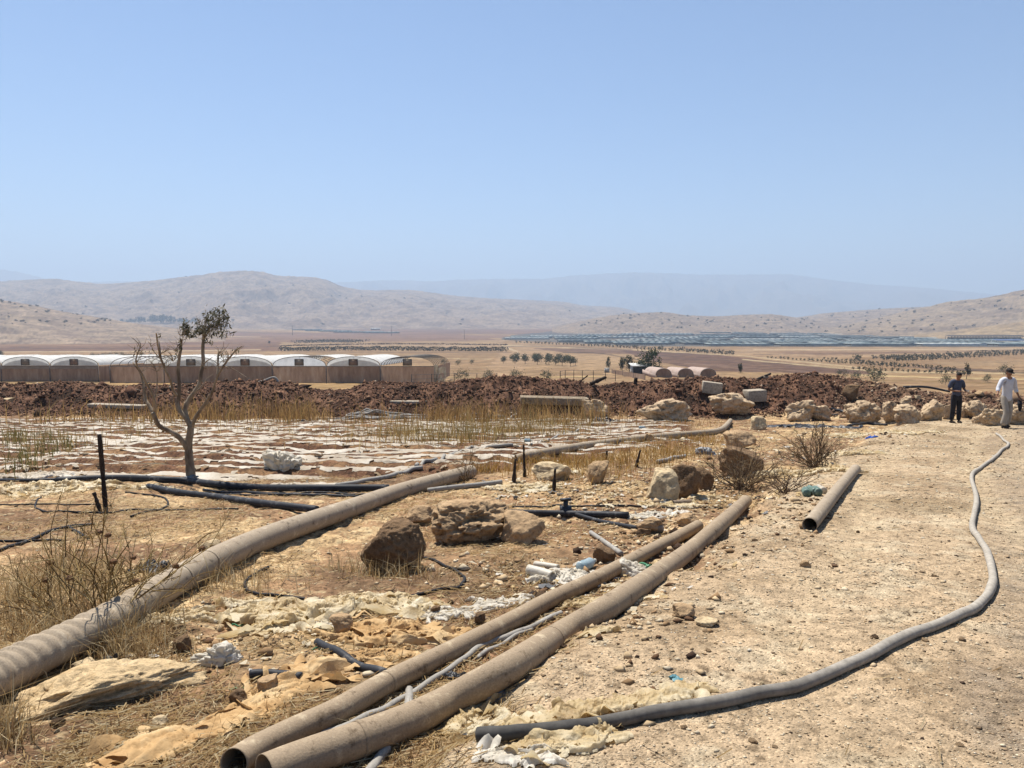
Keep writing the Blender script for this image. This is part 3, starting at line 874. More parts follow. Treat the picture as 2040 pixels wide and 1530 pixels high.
for px, py, h_, lb in [(583, 668, 9, 'utility pole on the plain left of the ridge tracks'), (780, 669, 9, 'utility pole near the middle of the far plain'), (925, 676, 9, 'utility pole on the plain left of the net houses'), (1716, 668, 8, 'leftmost utility pole along the foot of the right hill'), (1808, 669, 8, 'second utility pole along the foot of the right hill'), (1846, 669, 8, 'third utility pole along the foot of the right hill'), (1899, 669, 9, 'utility pole at the left end of the dark open shed'), (1972, 670, 10, 'utility pole above the dark open shed')]:
    p = far(px, py); k = max(p[1] / 700, .8)
    root = thing('utility_pole', p, lb, 'pole')
    mb = MB(); mb.tube([(0, 0, -.5), (0, 0, h_ * k)], [.2 * k, .13 * k], 8); mb.build('pole_shaft', mat_steel, root)
    mb = MB(); mb.box((0, -.12 * k, h_ * k * .93), (1.8 * k, .1 * k, .12 * k)); mb.build('crossarm', mat_steel, root)

# ------------------------------------------------------------------ greenhouses
mat_gable = mat_noise('gable_film', [(.3, lin('d4d8da', .95)), (.6, lin('eef1f2', .98))], .9, 4, rough=.5, bump=.2, bscale=2, bdist=.03, transl=.55)
mat_mesh = mat_noise('brown_net', [(.25, lin('8c705a', .85)), (.5, lin('b0927a', .85)), (.78, lin('cdb59e', .88))], .9, 7, rgh=.7, bump=.4, bscale=3, bdist=.05, stretch=(1.6, 1.6, .35), transl=.25)
mat_pale = mat_noise('faded_net', [(.3, lin('a0907e', .8)), (.7, lin('c2b4a2', .8))], 1.2, 5, bump=.3, bscale=3, bdist=.04, transl=.2)
mat_hoop = mat_noise('hoop_steel', [(.3, lin('5f5a55', .7)), (.7, lin('8b8680', .7))], 3, 3, bump=.1, rough=.6)
mat_cream = mat_noise('cream_sheet', [(.3, lin('b9a88c', .8)), (.7, lin('dccfb6', .8))], 3, 4, bump=.3, transl=.2)

def arch(wd, rise, n=14):
    a = np.linspace(math.pi, 0, n); return np.stack([wd / 2 * np.cos(a), rise * np.sin(a) ** .9], -1)

def greenhouse(x0, Y, bw, bays, wallh, rise, length, label, opts, slope=-.038):
    """multi bay greenhouse, front at y = Y; opts[k] = 'film' | 'torn' | 'bare'"""
    zc = np.array([Hs(x0 + bw * (k + .5), Y) for k in range(bays)])
    z0 = float(zc.mean())
    root = thing('greenhouse', (x0 + bw * bays / 2, Y, z0), label, 'greenhouse')
    ox = -bw * bays / 2
    # front netting, slightly wavy, hung between posts
    n = bays * 24 + 1
    X = np.linspace(ox, -ox, n); Z = np.linspace(.12, wallh, 9)
    gx_, gz_ = np.meshgrid(X, Z)
    gy_ = .06 * fbm(gx_ * 1.3, gz_ * .8, 3, int(abs(x0))) - .03
    i = np.arange(8)[:, None] * n + np.arange(n - 1)[None]
    q = np.stack([i, i + 1, i + n + 1, i + n], -1).reshape(-1, 4)
    mk('front_net', np.stack([gx_, gy_, gz_], -1).reshape(-1, 3), q, mat_mesh, root, True)
    for s, nm in ((-1, 'side_net'), (1, 'side_net')):
        yy_ = np.linspace(0.03, length, 20); v = []
        for y_ in yy_: v += [(s * -ox + s * .02, y_, .1 + slope * y_), (s * -ox + s * (.02 + .08 * math.sin(y_)), y_, wallh + slope * y_)]
        mk(nm, v, np.array([[2 * k, 2 * k + 2, 2 * k + 3, 2 * k + 1] for k in range(19)]), mat_mesh, root)
    mb = MB()
    mb.tube([(ox, -.09, wallh), (-ox, -.09, wallh)], .05, 6); mb.build('eave_rail', mat_hoop, root)
    mb = MB()
    mb.tube([(ox, -.09, .2), (-ox, -.09, .2)], .035, 6); mb.build('base_rail', mat_hoop, root)
    for k in range(bays + 1):
        m = MB(); m.tube([(ox + bw * k, -.12, -.5), (ox + bw * k, -.12, wallh + .1)], .06, 7); m.build('post', mat_hoop, root)
    A = arch(bw - .12, rise)
    for k in range(bays):
        cxk = ox + bw * (k + .5); o_ = opts[k]
        m = MB()
        for y_ in np.arange(0, length + .1, 2.5 if o_ != 'film' else length):
            m.tube(np.stack([cxk + A[:, 0], np.full(len(A), y_), wallh + .05 + A[:, 1] + slope * y_], -1), .045, 6)
        m.tube([(cxk, 0, wallh + rise + .04), (cxk, length, wallh + rise + .04 + slope * length)], .035, 6)
        m.build('hoop_frame', mat_hoop, root)
        if o_ != 'bare':
            y0 = .25 if o_ == 'film' else length * .38
            ys = np.linspace(y0, length, 26)
            v = []
            for j, y_ in enumerate(ys):
                sag = -.05 * abs(math.sin(y_ * math.pi / 2.5))
                rag = .35 * math.sin(j * 9.1) if (o_ == 'torn' and j == 0) else 0
                for a_, b_ in A: v.append((cxk + a_ * 1.012, y_ + rag * math.cos(a_ * 3), wallh + .1 + (b_ + sag * (b_ > .3)) + slope * y_))
            na = len(A); i = np.arange(25)[:, None] * na + np.arange(na - 1)[None]
            mk('roof_film', v, np.stack([i, i + 1, i + na + 1, i + na], -1).reshape(-1, 4), mat_film, root, True)
            if not (o_ == 'torn' and k == 0):
                v = [(cxk + a_, .04, wallh + .06 + b_) for a_, b_ in A * (.985, .985)] + [(cxk + a_, .04, wallh + .06) for a_, b_ in A * (.985, 1)]
                mk('gable_sheet', v, np.array([[j + na, j + na + 1, j + 1, j] for j in range(na - 1)]), mat_gable, root)
        if o_ != 'novent' and not (o_ == 'torn' and k == 0):
            fr = MB()
            for a_, b_, c_, d_ in ((0, wallh + 1.02, 1.3, .08), (0, wallh + .14, 1.3, .08), (-.62, wallh + .58, .08, .8), (.62, wallh + .58, .08, .8)):
                fr.box((cxk + a_, -.06, b_), (c_, .08, d_))
            vent = fr.build('vent', mat_hoop, root)
            pn = MB(); pn.box((cxk, -.03, wallh + .58), (1.16, .03, .8)); pn.build('vent_net', mat_pale if k % 2 else mat_mesh, vent)
    return root
W2 = (870 - 220) / F * 110 * .996
g2 = greenhouse(at_depth(220, 745, 110)[0], 110.0, W2 / 6, 6, 2.5, 1.36, 27, 'long greenhouse with six arched bays, brown net front and one bare bay', ['torn', 'film', 'film', 'torn', 'film', 'bare'])
# ragged plastic hanging at the right corner
def ragged(name, c, wd, hh, seed, m, parent):
    nx, nz = 16, 14; v = []
    for j in range(nz):
        for i in range(nx):
            f_ = j / (nz - 1); a_ = i / (nx - 1)
            v.append((c[0] + wd * (a_ - .1) + .12 * math.sin(7 * a_ + 3 * f_), c[1] + .25 * math.sin(a_ * 14 + seed) * (.4 + f_), c[2] + hh * (1 - f_) - .35 * a_ * (1 - f_) + .15 * math.sin(a_ * 9 + 2 * f_)))
    q = np.array([[j * nx + i, j * nx + i + 1, (j + 1) * nx + i + 1, (j + 1) * nx + i] for j in range(nz - 1) for i in range(nx - 1) if not (j > 4 and vn2(np.array([i * .9]), np.array([j * .3]), seed)[0] > .68)])
    return mk(name, v, q, m, parent, True)
ragged('torn_plastic', (W2 / 2 + .05, -.1, -.1), 1.7, 2.75, 4, mat_cream, g2)
W1 = 97 / F * 119
g1 = greenhouse(at_depth(197, 745, 119)[0] - W1 * 5, 119.0, W1, 5, 2.5, 1.36, 27, 'left greenhouse at the picture edge with faded netting band', ['film'] * 5)
mb = MB(); mb.add([(-W1 * 2.5, -.14, 1.95), (W1 * 2.5, -.14, 2.02), (W1 * 2.5, -.14, 2.44), (-W1 * 2.5, -.14, 2.44)], np.array([[0, 1, 2, 3]])); mb.build('faded_band', mat_pale, g1)

# pink tunnels to the right
mat_pink = mat_noise('pink_film', [(.3, lin('cdb3a2', .8)), (.7, lin('e6d0c2', .8))], .8, 4, bump=.2, bdist=.03, transl=.25)
for k, px in enumerate([1322, 1366, 1411]):
    p = far(px, 752)
    root = thing('tunnel_greenhouse', p, ['leftmost pink tunnel greenhouse beside the leafy tree', 'middle pink tunnel greenhouse of three beyond the mound', 'rightmost pink tunnel greenhouse of three beyond the mound'][k], 'greenhouse')
    sc_ = p[1] / F
    A = arch(32 * sc_, 15 * sc_); L_ = 14; na = len(A)
    v = [(a_ + y_ * .02, y_, .9 * b_ + .5 - .045 * y_) for y_ in np.linspace(0, L_, 12) for a_, b_ in A]
    i = np.arange(11)[:, None] * na + np.arange(na - 1)[None]
    mk('cover', v, np.stack([i, i + 1, i + na + 1, i + na], -1).reshape(-1, 4), mat_pink, root, True)
    v = [(a_ * .9, .05, .9 * b_ * .88 + .45) for a_, b_ in A] + [(a_ * .9, .05, -.3) for a_, b_ in A]
    mk('end_net', v, np.array([[j + na, j + na + 1, j + 1, j] for j in range(na - 1)]), mat_mesh, root)
    m = MB(); m.tube([(a_ * .96, -.05, .9 * b_ * .95 + .45) for a_, b_ in A], .06, 6); m.build('end_hoop', mat_hoop, root)
    m = MB()
    for s in (-1, 1): m.box((s * 16.4 * sc_, L_ / 2, .1), (.1, L_, .9))
    m.build('side_skirt', mat_pink, root)

# old fence frame and brown net fence beyond the mound
def fence_line(name, pts, hgt, label, netm=None, rail=True, wires=3):
    A = np.array([far(*p) for p in pts]); root = thing(name, A[0], label, 'fence')
    for p in A:
        m = MB(); m.tube([p - A[0] + (0, 0, -.3), p - A[0] + (0, 0, hgt)], .05, 6); m.build('post', mat_dark, root)
    if rail:
        m = MB()
        for a_, b_ in zip(A[:-1], A[1:]):
            for q in np.linspace(.25, .95, wires): m.tube([a_ - A[0] + (0, 0, hgt * q), b_ - A[0] + (0, 0, hgt * q)], .025, 5)
        m.build('wires', mat_hoop, root)
    if netm:
        v = []
        for p in A: v += [tuple(p - A[0] + (0, .05, .02)), tuple(p - A[0] + (0, .05, hgt * .93))]
        mk('net', v, np.array([[2 * k, 2 * k + 2, 2 * k + 3, 2 * k + 1] for k in range(len(A) - 1)]), netm, root)
fence_line('fence_frame', [(1116, 763), (1126, 758), (1143, 757), (1160, 757), (1182, 758), (1206, 758), (1226, 760)], 1.7, 'rusty frame of old fence posts and rails beyond the mound')
fence_line('net_fence', [(1219, 744), (1240, 748), (1262, 753), (1285, 757)], 1.0, 'low brown net fence in front of the white roofed shed', mat_mesh, False)
fence_line('wire_fence', [(820, 770), (860, 768), (905, 766), (950, 764), (990, 763)], 1.5, 'thin wire fence right of the greenhouse corner')
mb = MB(); p = far(1209, 742); mb.box((0, 0, .5), (1.1, .9, 1.0)); mb.box((0, 0, 1.03), (1.2, 1.0, .06))
tag(mb.build('white_tank', mat_wall, None, loc=p), 'small white box tank on the dry slope beyond the mound', 'tank')
def ico(sub):
    t = (1 + 5 ** .5) / 2
    v = [(-1, t, 0), (1, t, 0), (-1, -t, 0), (1, -t, 0), (0, -1, t), (0, 1, t), (0, -1, -t), (0, 1, -t), (t, 0, -1), (t, 0, 1), (-t, 0, -1), (-t, 0, 1)]
    f = [(0, 11, 5), (0, 5, 1), (0, 1, 7), (0, 7, 10), (0, 10, 11), (1, 5, 9), (5, 11, 4), (11, 10, 2), (10, 7, 6), (7, 1, 8), (3, 9, 4), (3, 4, 2), (3, 2, 6), (3, 6, 8), (3, 8, 9), (4, 9, 5), (2, 4, 11), (6, 2, 10), (8, 6, 7), (9, 8, 1)]
    v = [np.array(p) / np.linalg.norm(p) for p in v]
    for _ in range(sub):
        c = {}; g = []
        def mid(a, b):
            k = (min(a, b), max(a, b))
            if k not in c:
                m = v[a] + v[b]; v.append(m / np.linalg.norm(m)); c[k] = len(v) - 1
            return c[k]
        for a, b, d in f:
            x, y, z = mid(a, b), mid(b, d), mid(d, a); g += [(a, x, z), (b, y, x), (d, z, y), (x, y, z)]
        f = g
    return np.array(v), np.array(f, np.int32)
_ico = {k: ico(k) for k in (2, 3, 4, 5)}

def rock_geo(seed, sub=4, facets=11, rough=.10, pits=0.0, blocky=1.0):
    v, f = _ico[sub]; r_ = np.random.default_rng(seed)
    p = r_.normal(size=(facets, 3)); p /= np.linalg.norm(p, axis=1)[:, None]; d = r_.uniform(.48, .88, facets)
    dot = v @ p.T
    q = np.where(dot > 1e-3, d[None] / np.maximum(dot, 1e-3), 9)
    q = -np.log(np.exp(-30 * np.minimum(q, 3)).sum(1) + 1e-12) / 30           # soft minimum keeps worn edges
    rad = np.clip(q, .3, 1.15)
    P = v * rad[:, None]
    n1 = fbm3(P * 1.7 + seed, 5, seed, .55); n2 = fbm3(P * 5 + seed, 4, seed + 3, .6)
    rad = rad * (1 + rough * n1 + rough * .5 * n2)
    if pits:
        c = fbm3(P * 3.4 + 9, 3, seed + 7); rad = rad - pits * np.clip(c - .12, 0, .35) * 1.6
        c = fbm3(P * 8 + 2, 2, seed + 8); rad = rad - pits * .5 * np.clip(c - .25, 0, .3)
    return v * rad[:, None], f

# ------------------------------------------------------------------ scattered ground cover
def octa(n, pos, size, flat=.6):
    """n small irregular stones, six corners each"""
    base = np.array([[1, 0, 0], [-1, 0, 0], [0, 1, 0], [0, -1, 0], [0, 0, 1], [0, 0, -1]], float)
    v = base[None] * rng.uniform(.55, 1.3, (n, 6, 1)) + rng.uniform(-.3, .3, (n, 6, 3))
    v[:, :, 2] *= flat
    a = rng.uniform(0, 6.28, n); c, s = np.cos(a), np.sin(a)
    x = v[:, :, 0] * c[:, None] - v[:, :, 1] * s[:, None]; y = v[:, :, 0] * s[:, None] + v[:, :, 1] * c[:, None]
    v = np.stack([x, y, v[:, :, 2]], -1) * size[:, None, None] + pos[:, None]
    f = np.array([[0, 2, 4], [2, 1, 4], [1, 3, 4], [3, 0, 4], [2, 0, 5], [1, 2, 5], [3, 1, 5], [0, 3, 5]])
    return v.reshape(-1, 3), (f[None] + np.arange(n)[:, None, None] * 6).reshape(-1, 3)

def scatter(n, y0, y1, txmax=.78, keep=None):
    y = np.exp(rng.uniform(math.log(y0), math.log(y1), n)); x = rng.uniform(-txmax, txmax, n) * y
    if keep is not None:
        k = keep(x, y) > rng.uniform(0, 1, n); x, y = x[k], y[k]
    return x, y

def pick(n, cols, p=None, var=.15):
    c = np.array(cols)[rng.choice(len(cols), n, p=p)]
    return c * rng.uniform(1 - var, 1 + var, (n, 1))

mat_stone = mat_attr('stones', 9, .7, 1.25, detail=5, bump=.5, bdist=.01)
def pxblob(n, boxes):
    """random points on the ground inside photo-column/row boxes (px, py, sx, sy, weight)"""
    b = np.array(boxes, float); i = rng.choice(len(b), n, p=b[:, 4] / b[:, 4].sum())
    C = np.array([at(q[0], q[1])[:2] for q in b]); U = np.array([at(q[0] + q[2], q[1])[:2] for q in b]) - C; V = np.array([at(q[0], q[1] - q[3])[:2] for q in b]) - C
    g = np.clip(rng.normal(0, .5, (n, 2)), -1.2, 1.2)
    P = C[i] + U[i] * g[:, :1] + V[i] * g[:, 1:]
    return P[:, 0], P[:, 1]
# gravel of the track, and stones of the strip
x, y = scatter(220000, 1.7, 30, .92, keep=lambda x, y: .2 + .8 * track_mask(x, y) * (.35 + .65 * sstep(-.4, .5, fbm(x * .8, y * .8, 3, 301))))
s = y ** .62 * .0018 * np.exp(rng.normal(0, .5, len(x)))
z = H(x, y) + s * .15
v, f = octa(len(x), np.stack([x, y, z], -1), s, .5)
o = mk('gravel', v, f, mat_stone); tag(o, kind='stuff')
vcol(o, np.repeat(pick(len(x), [lin('dac19c', K), lin('e6d4b4', K), lin('c2a684', K), lin('8b745a', K), lin('57463a', K), lin('efe3cc', K)], [.34, .28, .2, .10, .05, .03]), 6, 0))
# clods on the red mound
x, y = scatter(170000, 29, 44, .8, keep=lambda x, y: sstep(.0, .12, mound_mask(x, y)))
s = np.exp(rng.normal(math.log(.024), .65, len(x)))
tt = x / y
z = H(x, y) + s * .1
v, f = octa(len(x), np.stack([x, y, z], -1), s, .8)
o = mk('earth_clods', v, f, mat_stone); tag(o, kind='stuff')
c = pick(len(x), [lin('6e4f3e', K), lin('543f32', K), lin('88654e', K), lin('a27f64', K)], [.4, .3, .22, .08], .2)
c = np.where((tt > .42)[:, None] & (rng.random(len(x)) < .55)[:, None], pick(len(x), [lin('9a7d63', K), lin('b89a7c', K), lin('7d6350', K)]), c)
c = np.where((rng.random(len(x)) < .012)[:, None], np.array(lin('c9b49a', K)), c)
vcol(o, np.repeat(c, 6, 0))

def blades(x, y, h, lean, width, colr, base=None, curve=.5):
    """standing blades of grass / dry stalks: bent tapered strips"""
    n = len(x); z = H(x, y) if base is None else base
    a = rng.uniform(0, 6.28, n); d = np.stack([np.cos(a), np.sin(a)], -1)
    w_ = rng.uniform(0, 6.28, n); e = np.stack([np.cos(w_), np.sin(w_)], -1) * width[:, None]
    l = h * np.tan(lean)
    P0 = np.stack([x, y, z - .02], -1)
    P1 = P0 + np.stack([d[:, 0] * l * curve * .5, d[:, 1] * l * curve * .5, h * .55], -1)
    P2 = P0 + np.stack([d[:, 0] * l, d[:, 1] * l, h], -1)
    E = np.concatenate([e, np.zeros((n, 1))], 1)
    v = np.stack([P0 - E, P0 + E, P1 + E * .8, P1 - E * .8, P2], 1).reshape(-1, 3)
    i = np.arange(n)[:, None] * 5
    return v, [i + np.array([[0, 1, 2, 3]]), i + np.array([[3, 2, 4]])], np.repeat(colr, 5, 0)

STRAW = [lin('dcc294', K), lin('c8a874', K), lin('ae8c5e', K), lin('8a6a48', K), lin('ead8b0', K)]
SP = [.3, .3, .2, .1, .1]
mat_straw = mat_attr('straw', 20, .85, 1.15, detail=2, bump=0, rough=.8, transl=.42)
# lying straw
def straw_keep(x, y):
    m = 1 - track_mask(x, y)
    return m * sstep(-.25, .45, fbm(x * .75 + 7, y * .75, 4, 310) + .15) * (1 - .75 * field_mask(x, y)) + .003 * (1 - m)
x, y = scatter(135000, 2.2, 29, .76, straw_keep)
n = len(x); L = rng.uniform(.012, .05, n) * (1 + .05 * y); wd = (.0009 + .00024 * y) * rng.uniform(.7, 1.4, n)
a = rng.uniform(0, math.pi, n); dx = np.stack([np.cos(a), np.sin(a)], -1) * L[:, None]; pp = np.stack([-np.sin(a), np.cos(a)], -1) * wd[:, None]
z0 = H(x - dx[:, 0], y - dx[:, 1]) + rng.uniform(.002, .03, n); z1 = H(x + dx[:, 0], y + dx[:, 1]) + rng.uniform(.002, .03, n)
v = np.stack([np.stack([x - dx[:, 0] - pp[:, 0], y - dx[:, 1] - pp[:, 1], z0], -1), np.stack([x + dx[:, 0] - pp[:, 0], y + dx[:, 1] - pp[:, 1], z1], -1),
              np.stack([x + dx[:, 0] + pp[:, 0], y + dx[:, 1] + pp[:, 1], z1 + .002], -1), np.stack([x - dx[:, 0] + pp[:, 0], y - dx[:, 1] + pp[:, 1], z0 + .002], -1)], 1).reshape(-1, 3)
o = mk('straw_litter', v, np.arange(4 * n).reshape(n, 4), mat_straw); tag(o, kind='stuff')
vcol(o, np.repeat(pick(n, STRAW, SP), 4, 0))
# dry grass: short tufts in the strip, taller along the pipe and the bush at left
def grass(name, x, y, hm, hs, w_, cols, p=None, lean=.5):
    n = len(x)
    v, f, c = blades(x, y, np.clip(rng.normal(hm, hs, n), hm * .3, hm * 2.2), np.abs(rng.normal(0, lean, n)).clip(0, 1.2), w_ * rng.uniform(.7, 1.3, n), pick(n, cols, p))
    o = mk(name, v, f, mat_straw); vcol(o, c); return tag(o, kind='stuff')
# rubble and shreds of film in the debris strip
x, y = pxblob(4200, [(1250, 1010, 260, 60, 2), (1400, 960, 200, 40, 1.4), (1150, 980, 260, 30, 1), (1050, 1160, 200, 50, 1), (1500, 900, 220, 26, 1), (1330, 1090, 140, 50, 1.2), (700, 1250, 260, 60, .7), (330, 1290, 260, 60, .5), (1560, 1010, 120, 40, .6), (1250, 1230, 160, 60, .8), (1700, 870, 160, 14, .8)])
s = np.exp(rng.normal(math.log(.016), .5, len(x))) * (y / 6) ** .35; z = H(x, y) + s * .2
v, f = octa(len(x), np.stack([x, y, z], -1), s, .65)
o = mk('rubble', v, f, mat_stone); tag(o, kind='stuff')
vcol(o, np.repeat(pick(len(x), [lin('d8bc94', K), lin('ecd9b8', K), lin('b08f6a', K), lin('7d6048', K), lin('4d3c30', K), lin('efdfc2', K)], [.34, .16, .24, .16, .07, .03]), 6, 0))
x, y = pxblob(900, [(1250, 1000, 260, 60, 2), (1400, 960, 200, 40, 1.4), (1130, 1170, 160, 40, 1), (1500, 900, 220, 26, 1.2), (700, 1250, 240, 50, .8), (1230, 1190, 120, 40, 1), (1700, 865, 160, 12, 1), (400, 1300, 240, 50, .4), (1060, 975, 160, 20, 1), (950, 1440, 120, 50, .5)])
n = len(x); q = 5; a0 = rng.uniform(0, 6.3, n); L = rng.uniform(.03, .13, n) * (y / 7) ** .5
ang = a0[:, None] + np.cumsum(rng.normal(0, .35, (n, q)), 1); X = x[:, None] + np.cumsum(np.cos(ang) * L[:, None] / q, 1); Y = y[:, None] + np.cumsum(np.sin(ang) * L[:, None] / q, 1)
wd_ = (L * rng.uniform(.08, .3, n))[:, None] * np.sin(np.linspace(.5, 2.7, q))[None]; Z = H(X, Y) + .006 + rng.uniform(0, .35, (n, q)) * L[:, None] * .5
Nx, Ny = -np.sin(ang) * wd_, np.cos(ang) * wd_; tw = rng.uniform(-.6, .6, (n, q)) * wd_
v = np.stack([np.stack([X - Nx, Y - Ny, Z + np.maximum(-tw, 0)], -1), np.stack([X + Nx, Y + Ny, Z + np.maximum(tw, 0)], -1)], 2).reshape(-1, 3)
i = (np.arange(n)[:, None] * q * 2 + np.arange(q - 1)[None] * 2)
o = mk('film_shreds', v, np.stack([i, i + 1, i + 3, i + 2], -1).reshape(-1, 4), mat_straw); tag(o, kind='stuff')
vcol(o, np.repeat(pick(n, [lin('f0e2c4', .9), lin('f6f1e6', .9), lin('d8be8e', .85), lin('8d8e90', .8), lin('3c3c3e', .8)], [.45, .12, .28, .08, .07]), q * 2, 0))
x, y = scatter(15000, 2.4, 14, .76, lambda x, y: (1 - track_mask(x, y)) * sstep(.1, .6, fbm(x * .9, y * .9, 4, 320)) * .8 * (1 - field_mask(x, y)))
grass('dry_grass', x, y, .055, .03, .0022, STRAW, SP, .8)
x, y = pxblob(7000, [(60, 1210, 160, 60, 2), (200, 1260, 160, 50, 1.5), (140, 1150, 120, 50, 1.5), (10, 1470, 60, 40, .4), (770, 1150, 120, 14, .5), (240, 1300, 120, 30, .6), (420, 1160, 160, 30, .6)])
grass('dry_grass_tufts', x, y, .13, .07, .0026, STRAW, SP, .7)
x, y = pxblob(5200, [(1180, 930, 130, 16, 2), (1320, 905, 110, 14, 2), (1080, 925, 80, 12, 1), (1250, 885, 160, 8, 1), (1400, 880, 60, 10, .8), (960, 940, 60, 8, .5), (1340, 845, 130, 6, 1)])
grass('golden_grass', x, y, .17, .08, .005, [lin('c9a05a', K), lin('b98c48', K), lin('dcbc80', K), lin('8d6a3c', K)], [.4, .3, .2, .1], .5)
# weeds of the field and along the foot of the mound
WEED = [lin('b8955c', K), lin('d0ae72', K), lin('92784c', K), lin('98894f', K), lin('e2c88e', K)]
x, y = pxblob(3600, [(1000, 865, 180, 14, 2.5), (870, 880, 140, 14, 1.5), (800, 865, 60, 10, .8), (1090, 850, 90, 10, 1.2), (700, 870, 90, 14, .35), (520, 860, 110, 12, .3), (350, 850, 180, 10, .3), (120, 890, 120, 16, .3), (260, 870, 80, 14, .25)])
grass('field_weeds', x, y, .34, .17, .007, WEED, [.3, .28, .17, .1, .15], .28)
x, y = pxblob(3400, [(600, 838, 70, 5, 2), (460, 838, 90, 5, 1.6), (890, 838, 60, 6, 2), (280, 840, 120, 5, 1.2), (130, 842, 100, 4, .7), (760, 842, 120, 4, .7), (1060, 838, 80, 5, 1.8), (1170, 838, 80, 5, 1.2), (380, 836, 60, 5, 1), (960, 836, 50, 5, 1.2), (560, 832, 60, 5, 1)])
grass('tall_weeds', x, y, .62, .28, .011, [lin('b08a5a', K), lin('cfa96e', K), lin('8a6a4a', K), lin('98885a', K)], [.36, .38, .18, .08], .38)
x, y = pxblob(800, [(95, 885, 60, 20, 1.5), (30, 878, 40, 10, 1), (50, 920, 40, 10, .6), (930, 870, 100, 14, 1.2)])
grass('green_weeds', x, y, .30, .12, .008, [lin('7a7448', K), lin('8a8050', K), lin('a08c58', K)], None, .3)

# ------------------------------------------------------------------ plastic sheets
mat_mulch = mat_noise('mulch_film', [(.25, lin('9c8468', .85)), (.45, lin('c6b59c', .9)), (.7, lin('ece2d0', .94))], 2.2, 6, rough=.55, bump=.7, bscale=9, bdist=.04, transl=.2, spec=.3)
mat_beige = mat_noise('aged_film', [(.25, lin('b08a58', .85)), (.45, lin('e6cc98', .95)), (.72, lin('fbf0d2', 1.0))], 5, 6, rough=.42, bump=.8, bscale=30, bdist=.015, transl=.4, spec=.45)  # yellowed film; darkest tone also puts crease shadow into the colour
mat_orange = mat_noise('tan_netting', [(.25, lin('a87c48', .9)), (.5, lin('d6b07c', .92)), (.78, lin('eed4a6', .95))], 5, 7, rough=.8, bump=.7, bscale=40, bdist=.01, transl=.2, stretch=(1, 1, 1))
mat_white = mat_noise('white_plastic', [(.3, lin('dccfb6', .95)), (.65, lin('faf3e4', 1.0))], 6, 5, rough=.45, bump=.5, bscale=20, bdist=.015, transl=.4, spec=.35)
mat_black = mat_noise('black_plastic', [(.3, lin('1f2022', .8)), (.6, lin('3c3d40', .8)), (.8, lin('6d6a66', .8))], 8, 5, rough=.45, bump=.5, bscale=20, bdist=.015, spec=.4)
mat_grey = mat_noise('grey_plastic', [(.3, lin('6d7074', .8)), (.7, lin('a4a6a6', .8))], 8, 5, rough=.5, bump=.4, bscale=20, bdist=.01, spec=.35)
mat_teal = mat_noise('teal_plastic', [(.3, lin('2f6a78', .8)), (.7, lin('7fb4bc', .85))], 9, 4, rough=.4, bump=.4, bscale=24, bdist=.01, transl=.2)
mat_blue = mat_noise('blue_plastic', [(.3, lin('1f4fb4', .8)), (.7, lin('5b8ae0', .85))], 9, 3, rough=.4, bump=.1)
mat_green = mat_noise('green_plastic', [(.3, lin('2f7a52', .8)), (.7, lin('74b48c', .85))], 9, 3, rough=.45, bump=.2)
mat_clear = mat_noise('pale_bottle', [(.3, lin('a9c4cc', .85)), (.7, lin('e2eef0', .9))], 12, 4, rough=.25, bump=.2, transl=.35, spec=.5)

def ribbons(mb, A, wid, amp, n, lift, r_):
    """torn strips of the same film lying over and beside a sheet"""
    S = spline(A[:, :2], 10); m = len(S); W_ = float(np.mean(wid))
    for _ in range(n):
        k = r_.integers(0, m - 1); T = S[min(k + 1, m - 1)] - S[max(k - 1, 0)]; a0 = math.atan2(T[1], T[0]) + r_.normal(0, .55)
        L = r_.uniform(.35, 1.1) * max(W_ * 1.3, .08); q = 12
        ang = a0 + np.cumsum(r_.normal(0, .22, q)); st = L / q
        xy = S[k] + r_.normal(0, .33, 2) * W_ + np.cumsum(np.stack([np.cos(ang), np.sin(ang)], -1) * st, 0)
        s_ = np.linspace(0, 1, q)
        z = H(xy[:, 0], xy[:, 1]) + lift * .5 + amp * np.abs(np.interp(s_, np.linspace(0, 1, 5), r_.normal(.25, .38, 5))) * (np.sin(math.pi * s_) * .8 + .2)
        ph = np.interp(s_, [0, .5, 1], r_.uniform(-1.3, 1.3, 3))
        w_ = r_.uniform(.008, .03) * (1 + 3 * W_) * (.25 + .75 * np.sin(math.pi * np.clip(s_ * .9 + .08, 0, 1)))
        nn = np.stack([-np.sin(ang) * np.cos(ph), np.cos(ang) * np.cos(ph), np.sin(ph)], -1) * w_[:, None]
        P = np.concatenate([xy, z[:, None]], 1); up = np.array([0, 0, 1]) * (w_ * r_.uniform(-.5, .7))[:, None]
        P[:, 2] = np.maximum(P[:, 2], H(xy[:, 0], xy[:, 1]) + np.abs(nn[:, 2]) * .7)
        v = np.stack([P - nn, P + up + w_[:, None] * (0, 0, .1), P + nn], 1).reshape(-1, 3)
        i = np.arange(q - 1)[:, None] * 3 + np.arange(2)[None]
        mb.add(v, np.stack([i, i + 3, i + 4, i + 1], -1).reshape(-1, 4))

